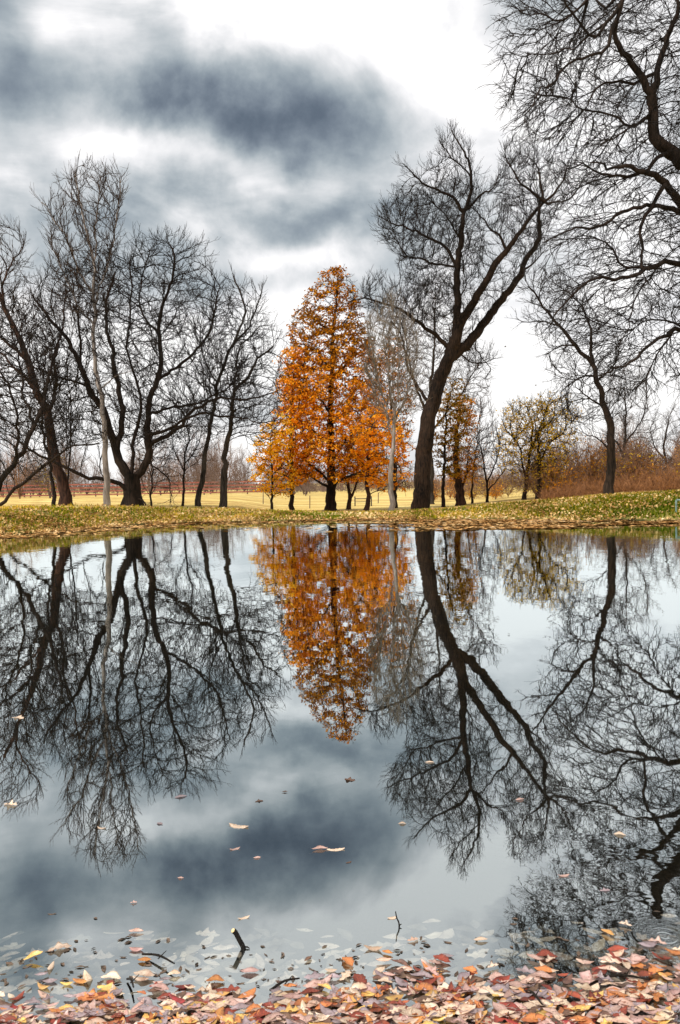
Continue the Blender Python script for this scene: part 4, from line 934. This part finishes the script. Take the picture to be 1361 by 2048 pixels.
# leaves afloat on the open pond
FL = [(478, 1652, 0, .19, 'pale leaf afloat in mid pond, left of the dark cloud reflection'), (470, 1699, 1, .09, 'small pale leaf afloat below the larger mid pond leaf'),
      (515, 1716, 1, .06, 'tiny tan leaf afloat beside the small pale leaf in mid pond'), (640, 1700, 1, .13, 'left half of the tan leaf pair in mid pond'), (672, 1699, 0, .15, 'cream leaf on the right of the pair afloat in mid pond'),
      (700, 1559, 5, .14, 'brown leaf afloat right under the orange tree reflection'), (805, 1648, 2, .07, 'small pale leaf afloat near the leaning tree reflection'),
      (22, 1610, 0, .14, 'pale leaf afloat at the left edge under the tree reflections'), (362, 1594, 6, .12, 'grey leaf afloat near the tip of the left tree reflections'), (519, 1603, 5, .08, 'small dark leaf afloat above the tan leaf pair'),
      (362, 1756, 1, .05, 'tiny tan leaf afloat left of the dark cloud reflection'), (204, 1656, 0, .09, 'cream leaf afloat within the tallest left tree reflection'), (1040, 1600, 1, .09, 'tan leaf afloat on the leaning tree reflection'),
      (1128, 1752, 3, .09, 'tan leaf afloat left of the ring ripple tree reflection'), (785, 1836, 0, .07, 'pale leaf afloat beside the thin upright twig'), (488, 1837, 0, .085, 'large pale leaf afloat above the bent stick'),
      (320, 1648, 6, .07, 'small grey leaf afloat left of the larger mid pond leaf'), (570, 1585, 5, .06, 'small dark leaf afloat under the orange reflection tip'), (698, 1725, 5, .05, 'tiny dark leaf just right below the tan pair'),
      (1210, 1780, 6, .08, 'mauve leaf afloat on the overhanging tree reflection'), (1240, 1670, 0, .1, 'cream leaf afloat far right on the branch reflections'), (268, 1806, 1, .05, 'tiny leaf afloat near the left shore haze'),
      (860, 1525, 0, .1, 'cream leaf afloat left of the leaning trunk reflection'), (35, 1436, 0, .2, 'pale leaf afloat high at the left edge of the pond')]
for i, (px, py, ci, L, lab) in enumerate(FL):
    x, y = wpt(px, py); L *= .48; ci = {2: 0, 3: 1}.get(ci, ci); place_leaf(x, y, .002, L, (i * 5) % 14, ci, rl.uniform(-.5, .5), rl.normal(0, .015), rl.normal(0, .015), lab, name='floating_leaf')
x, y = wpt(68, 1922); place_leaf(x, y, .012, .058, 1, 2, .3, .2, -.25, 'bright yellow upturned leaf at the left outer edge of the shore mat', name='fallen_leaf')

# sticks
def stick(name, pts, r, label, mat=BARK, stub=None, cutmat=None):
    w = []
    rng = np.random.default_rng(4); pts = np.array(pts, float); sm = catmull(pts, .012); t = np.linspace(0, 1, len(sm))
    rr = np.interp(t, np.linspace(0, 1, len(r)), r); o = empty(name, pts[0], label, 'stick')
    v, f = tube(sm, rr, 10, rng, .06); k = 10
    cap = np.arange(len(v) - k, len(v))[None, :]
    mesh_obj('stem', v, [f, cap], mat, o, smooth=True, origin=pts[0])
    for s in (stub or []):
        s_ = catmull(np.array(s[0], float), .01); v, f = tube(s_, np.linspace(s[1], s[2], len(s_)), 6, rng, .05); mesh_obj('side_twig', v, f, mat, o, smooth=True, origin=pts[0])
    if cutmat:
        d = unit(sm[-1] - sm[-2]); a, b = frames(d[None]); th = np.arange(10) * .628
        ring = sm[-1] + d * .0008 + (np.cos(th)[:, None] * a + np.sin(th)[:, None] * b) * rr[-1] * .9
        ring2 = ring + d * .0015; mesh_obj('cut_end', np.concatenate([ring, ring2]), [np.arange(10, 20)[None, :]], cutmat, o, origin=pts[0])
PITH = plain_mat('pale_cut_wood', (.5, .36, .18), (.7, .55, .3), 80)
WET = bark_mat('wet_stick', (.006, .005, .004), (.03, .022, .016), 60, .5)
bx, by = wpt(488, 1897)
m = by / F  # metres per pixel there
stick('bent_stick', [(bx - .004, by, -.12), (bx, by, -.01), (bx - .002, by, .004), (bx - 8 * m, by, 16 * m), (bx - 16 * m, by, 33 * m), (bx - 20 * m, by - .005, 39 * m)], [.0085, .008, .0085, .0078, .0072, .0075],
      'short bent dark stick with a pale cut end poking out of the water at left', WET, [([(bx, by, .004), (bx + 8 * m, by, 3 * m), (bx + 12 * m, by - .004, 1.5 * m)], .003, .0015)], PITH)
bx, by = wpt(799, 1853); m = by / F
stick('upright_twig', [(bx, by, -.1), (bx, by, 0), (bx - 1 * m, by, 9 * m), (bx - 5 * m, by, 18 * m), (bx - 7 * m, by, 31 * m)], [.003, .0034, .003, .0024, .0016],
      'thin crooked twig standing out of the water right of centre', WET, [([(bx, by, 3 * m), (bx + 5 * m, by, 5 * m)], .0022, .001)])
tw = [((285, 1912), (350, 1942), 'thin dark twig lying on the outer leaf mat at left'), ((540, 1985), (600, 1972), 'slim twig lying in the leaf mat below the bent stick'), ((1055, 1985), (1085, 2025), 'dark broken stick poking from the leaf mat right of centre'),
      ((255, 1962), (268, 1990), 'short dark stub standing in the leaf mat at left'), ((1200, 1960), (1300, 1975), 'long thin twig on the leaf mat near the right corner')]
for a, b, lab in tw:
    x0, y0 = wpt(*a); x1, y1 = wpt(*b)
    stick('twig', [(x0, y0, .006), ((x0 + x1) / 2, (y0 + y1) / 2 + .01, .018), (x1, y1, .022)], [.003, .0035, .002], lab, WET, [([((x0 + x1) / 2, (y0 + y1) / 2, .014), ((x0 + x1) / 2 + .02, (y0 + y1) / 2 + .02, .026)], .002, .001)])

# birds far off in the sky
def bird(px, py, D, lab):
    c = P(px, py, D); v = []; f = []
    body = catmull([c + (-.22, 0, 0), c + (-.05, 0, .03), c + (.12, 0, .03), c + (.24, 0, .05)], .05)
    t = np.linspace(0, 1, len(body)); V, Fq = tube(body, .06 * np.sin(math.pi * np.clip(t * .9 + .06, 0, 1)), 8, np.random.default_rng(1), .0)
    o = empty('bird', c, lab, 'bird'); mesh_obj('body', V, Fq, DARKM, o, smooth=True, origin=c)
    for s in (-1, 1):
        w = np.array([(-.06, 0, .04), (.08, 0, .04), (.05, s * .3, .17), (-.07, s * .3, .16), (-.02, s * .62, .08), (.0, s * .6, .09)]) + c
        w2 = w - (0, 0, .012); vv = np.concatenate([w, w2])
        mesh_obj('wing', vv, [np.array([[0, 1, 2, 3], [3, 2, 5, 4], [6, 9, 8, 7], [9, 10, 11, 8], [0, 3, 9, 6], [1, 7, 8, 2]])], DARKM, o, origin=c)
bird(1011, 694, 130, 'higher of two small dark birds, in the bright gap right of the giant')
bird(1072, 771, 150, 'lower of two small dark birds, in the sky above the gold trees')

# ------------------------------------------------------------------ sky
SUN_AZ, SUN_EL = math.radians(-125), math.radians(44)   # azimuth from +Y towards +X
w = bpy.data.worlds.new('World'); SC.world = w; w.use_nodes = True; nt = w.node_tree; nt.nodes.clear()
out = nt.nodes.new('ShaderNodeOutputWorld')
tc = nd(nt, 'ShaderNodeTexCoord'); vec = tc.outputs['Generated']
sx = nd(nt, 'ShaderNodeSeparateXYZ', {0: vec})
az = math_(nt, 'ARCTAN2', sx.outputs[0], sx.outputs[1]); el = math_(nt, 'ARCSINE', sx.outputs[2])
wn = nd(nt, 'ShaderNodeTexNoise', {'Vector': vec, 'Scale': 6.5, 'Detail': 6, 'Roughness': .5})
wsep = nd(nt, 'ShaderNodeSeparateColor', {0: wn.outputs['Color']})
azw = math_(nt, 'ADD', az, math_(nt, 'MULTIPLY', math_(nt, 'SUBTRACT', wsep.outputs[0], .5), .26))
elw = math_(nt, 'ADD', el, math_(nt, 'MULTIPLY', math_(nt, 'SUBTRACT', wsep.outputs[1], .5), .15))
cl = nd(nt, 'ShaderNodeTexNoise', {'Vector': nd(nt, 'ShaderNodeMapping', {'Vector': vec, 'Scale': (1, 1, 1.7), 'Location': (.3, 1.1, .2)}).outputs[0], 'Scale': 4.2, 'Detail': 8, 'Roughness': .55, 'Distortion': .5})
dark = math_(nt, 'MULTIPLY', math_(nt, 'SUBTRACT', cl.outputs['Fac'], .435), 2.1)
BLOBS = [(350, 135, 120, 75, .85), (520, 255, 230, 55, 1.1), (220, 215, 120, 60, .5), (650, 235, 140, 60, .40), (650, 130, 180, 60, .15), (-10, 150, 60, 140, .75), (640, 320, 170, 45, .30), (600, 425, 210, 36, .42), (480, 395, 150, 30, .25),
         (60, 430, 170, 80, .60), (330, 420, 170, 45, .45), (730, 440, 150, 70, .45), (560, 560, 260, 40, .18), (960, 0, 160, 50, .42), (860, 300, 120, 60, .22), (930, 90, 90, 50, .12), (150, 560, 300, 50, .30), (1200, 250, 160, 120, .22), (350, 30, 70, 40, .3), (960, 150, 100, 60, -.2), (550, 500, 110, 32, -.85), (230, 325, 220, 34, -.6), (520, 355, 110, 24, -.4), (600, 40, 260, 60, -.55), (180, 60, 90, 60, -.2),
         (860, 210, 110, 160, -.35), (560, 360, 60, 25, -.2), (700, 350, 40, 20, -.2), (1200, 400, 200, 200, .02), (700, 545, 700, 40, .22), (800, 780, 900, 110, -.4), (1040, 430, 260, 40, .18), (900, 620, 500, 40, -.15), (500, -120, 900, 90, -.1)]
blobs = math_(nt, 'ADD', 0.0, 0.0)
for (px, py, rx_, ry_, wt) in BLOBS:
    q = P(px, py, 1.0) - (0, 0, H); q /= np.linalg.norm(q)
    a0 = math.atan2(q[0], q[1]); e0 = math.asin(q[2])
    u = math_(nt, 'MULTIPLY', math_(nt, 'SUBTRACT', azw, a0), F / rx_ * .95); v = math_(nt, 'MULTIPLY', math_(nt, 'SUBTRACT', elw, e0), F / ry_ * .95)
    r2 = math_(nt, 'ADD', math_(nt, 'MULTIPLY', u, u), math_(nt, 'MULTIPLY', v, v))
    gss = math_(nt, 'EXPONENT', math_(nt, 'MULTIPLY', r2, -.6))
    blobs = math_(nt, 'ADD', blobs, math_(nt, 'MULTIPLY', gss, wt * .71))
mod = nd(nt, 'ShaderNodeTexNoise', {'Vector': vec, 'Scale': 9, 'Detail': 8, 'Roughness': .58})
dark = math_(nt, 'ADD', dark, math_(nt, 'MULTIPLY', blobs, math_(nt, 'ADD', math_(nt, 'MULTIPLY', mod.outputs['Fac'], 2.2), -.12)))
dark = math_(nt, 'MULTIPLY', dark, .67)
cc = ramp(nt, dark, [(.0, (1.0, .985, .97)), (.10, (.84, .83, .84)), (.26, (.58, .60, .615)), (.48, (.33, .38, .41)), (.74, (.17, .205, .25)), (1.0, (.085, .11, .145))], 'B_SPLINE')
sky = nd(nt, 'ShaderNodeTexSky', sky_type='NISHITA'); sky.sun_disc = False; sky.sun_elevation = SUN_EL; sky.sun_rotation = SUN_AZ
bg1 = nd(nt, 'ShaderNodeBackground', {'Color': sky.outputs[0], 'Strength': .10})
bg2 = nd(nt, 'ShaderNodeBackground', {'Color': cc, 'Strength': 1.0})
mx = nd(nt, 'ShaderNodeMixShader', {0: .95, 1: bg1.outputs[0], 2: bg2.outputs[0]})
nt.links.new(mx.outputs[0], out.inputs[0])
sun = bpy.data.lights.new('Sun', 'SUN'); sun.energy = 3.6; sun.angle = math.radians(12); sun.color = (1, .95, .86)
so = bpy.data.objects.new('Sun', sun); COL.objects.link(so)
# light travels from the sun: direction to the sun = (sin az cos el, cos az cos el, sin el)
so.rotation_euler = (math.pi / 2 - SUN_EL, 0, math.pi - SUN_AZ)
SC.view_settings.view_transform = 'Standard'; SC.view_settings.look = 'None'; SC.view_settings.exposure = .30; SC.view_settings.gamma = 1
cam = bpy.data.cameras.new('Camera'); cam.sensor_fit = 'VERTICAL'; cam.sensor_height = 36; cam.sensor_width = 24; cam.lens = F / 2048 * 36; cam.clip_end = 6000; cam.clip_start = .05
co = bpy.data.objects.new('Camera', cam); COL.objects.link(co); from mathutils import Matrix
_X = np.array([cr_, sp * -sr_, cp * -sr_]); _Y = np.array([sr_, sp * cr_, cp * cr_]); _Z = np.cross(_X, _Y)
co.matrix_world = Matrix(((_X[0], _Y[0], _Z[0], 0), (_X[1], _Y[1], _Z[1], 0), (_X[2], _Y[2], _Z[2], H), (0, 0, 0, 1)))
SC.camera = co
SC.cycles.transparent_max_bounces = 8; SC.cycles.max_bounces = 6
print('done', time.time() - T0, 'objs', len(bpy.data.objects))
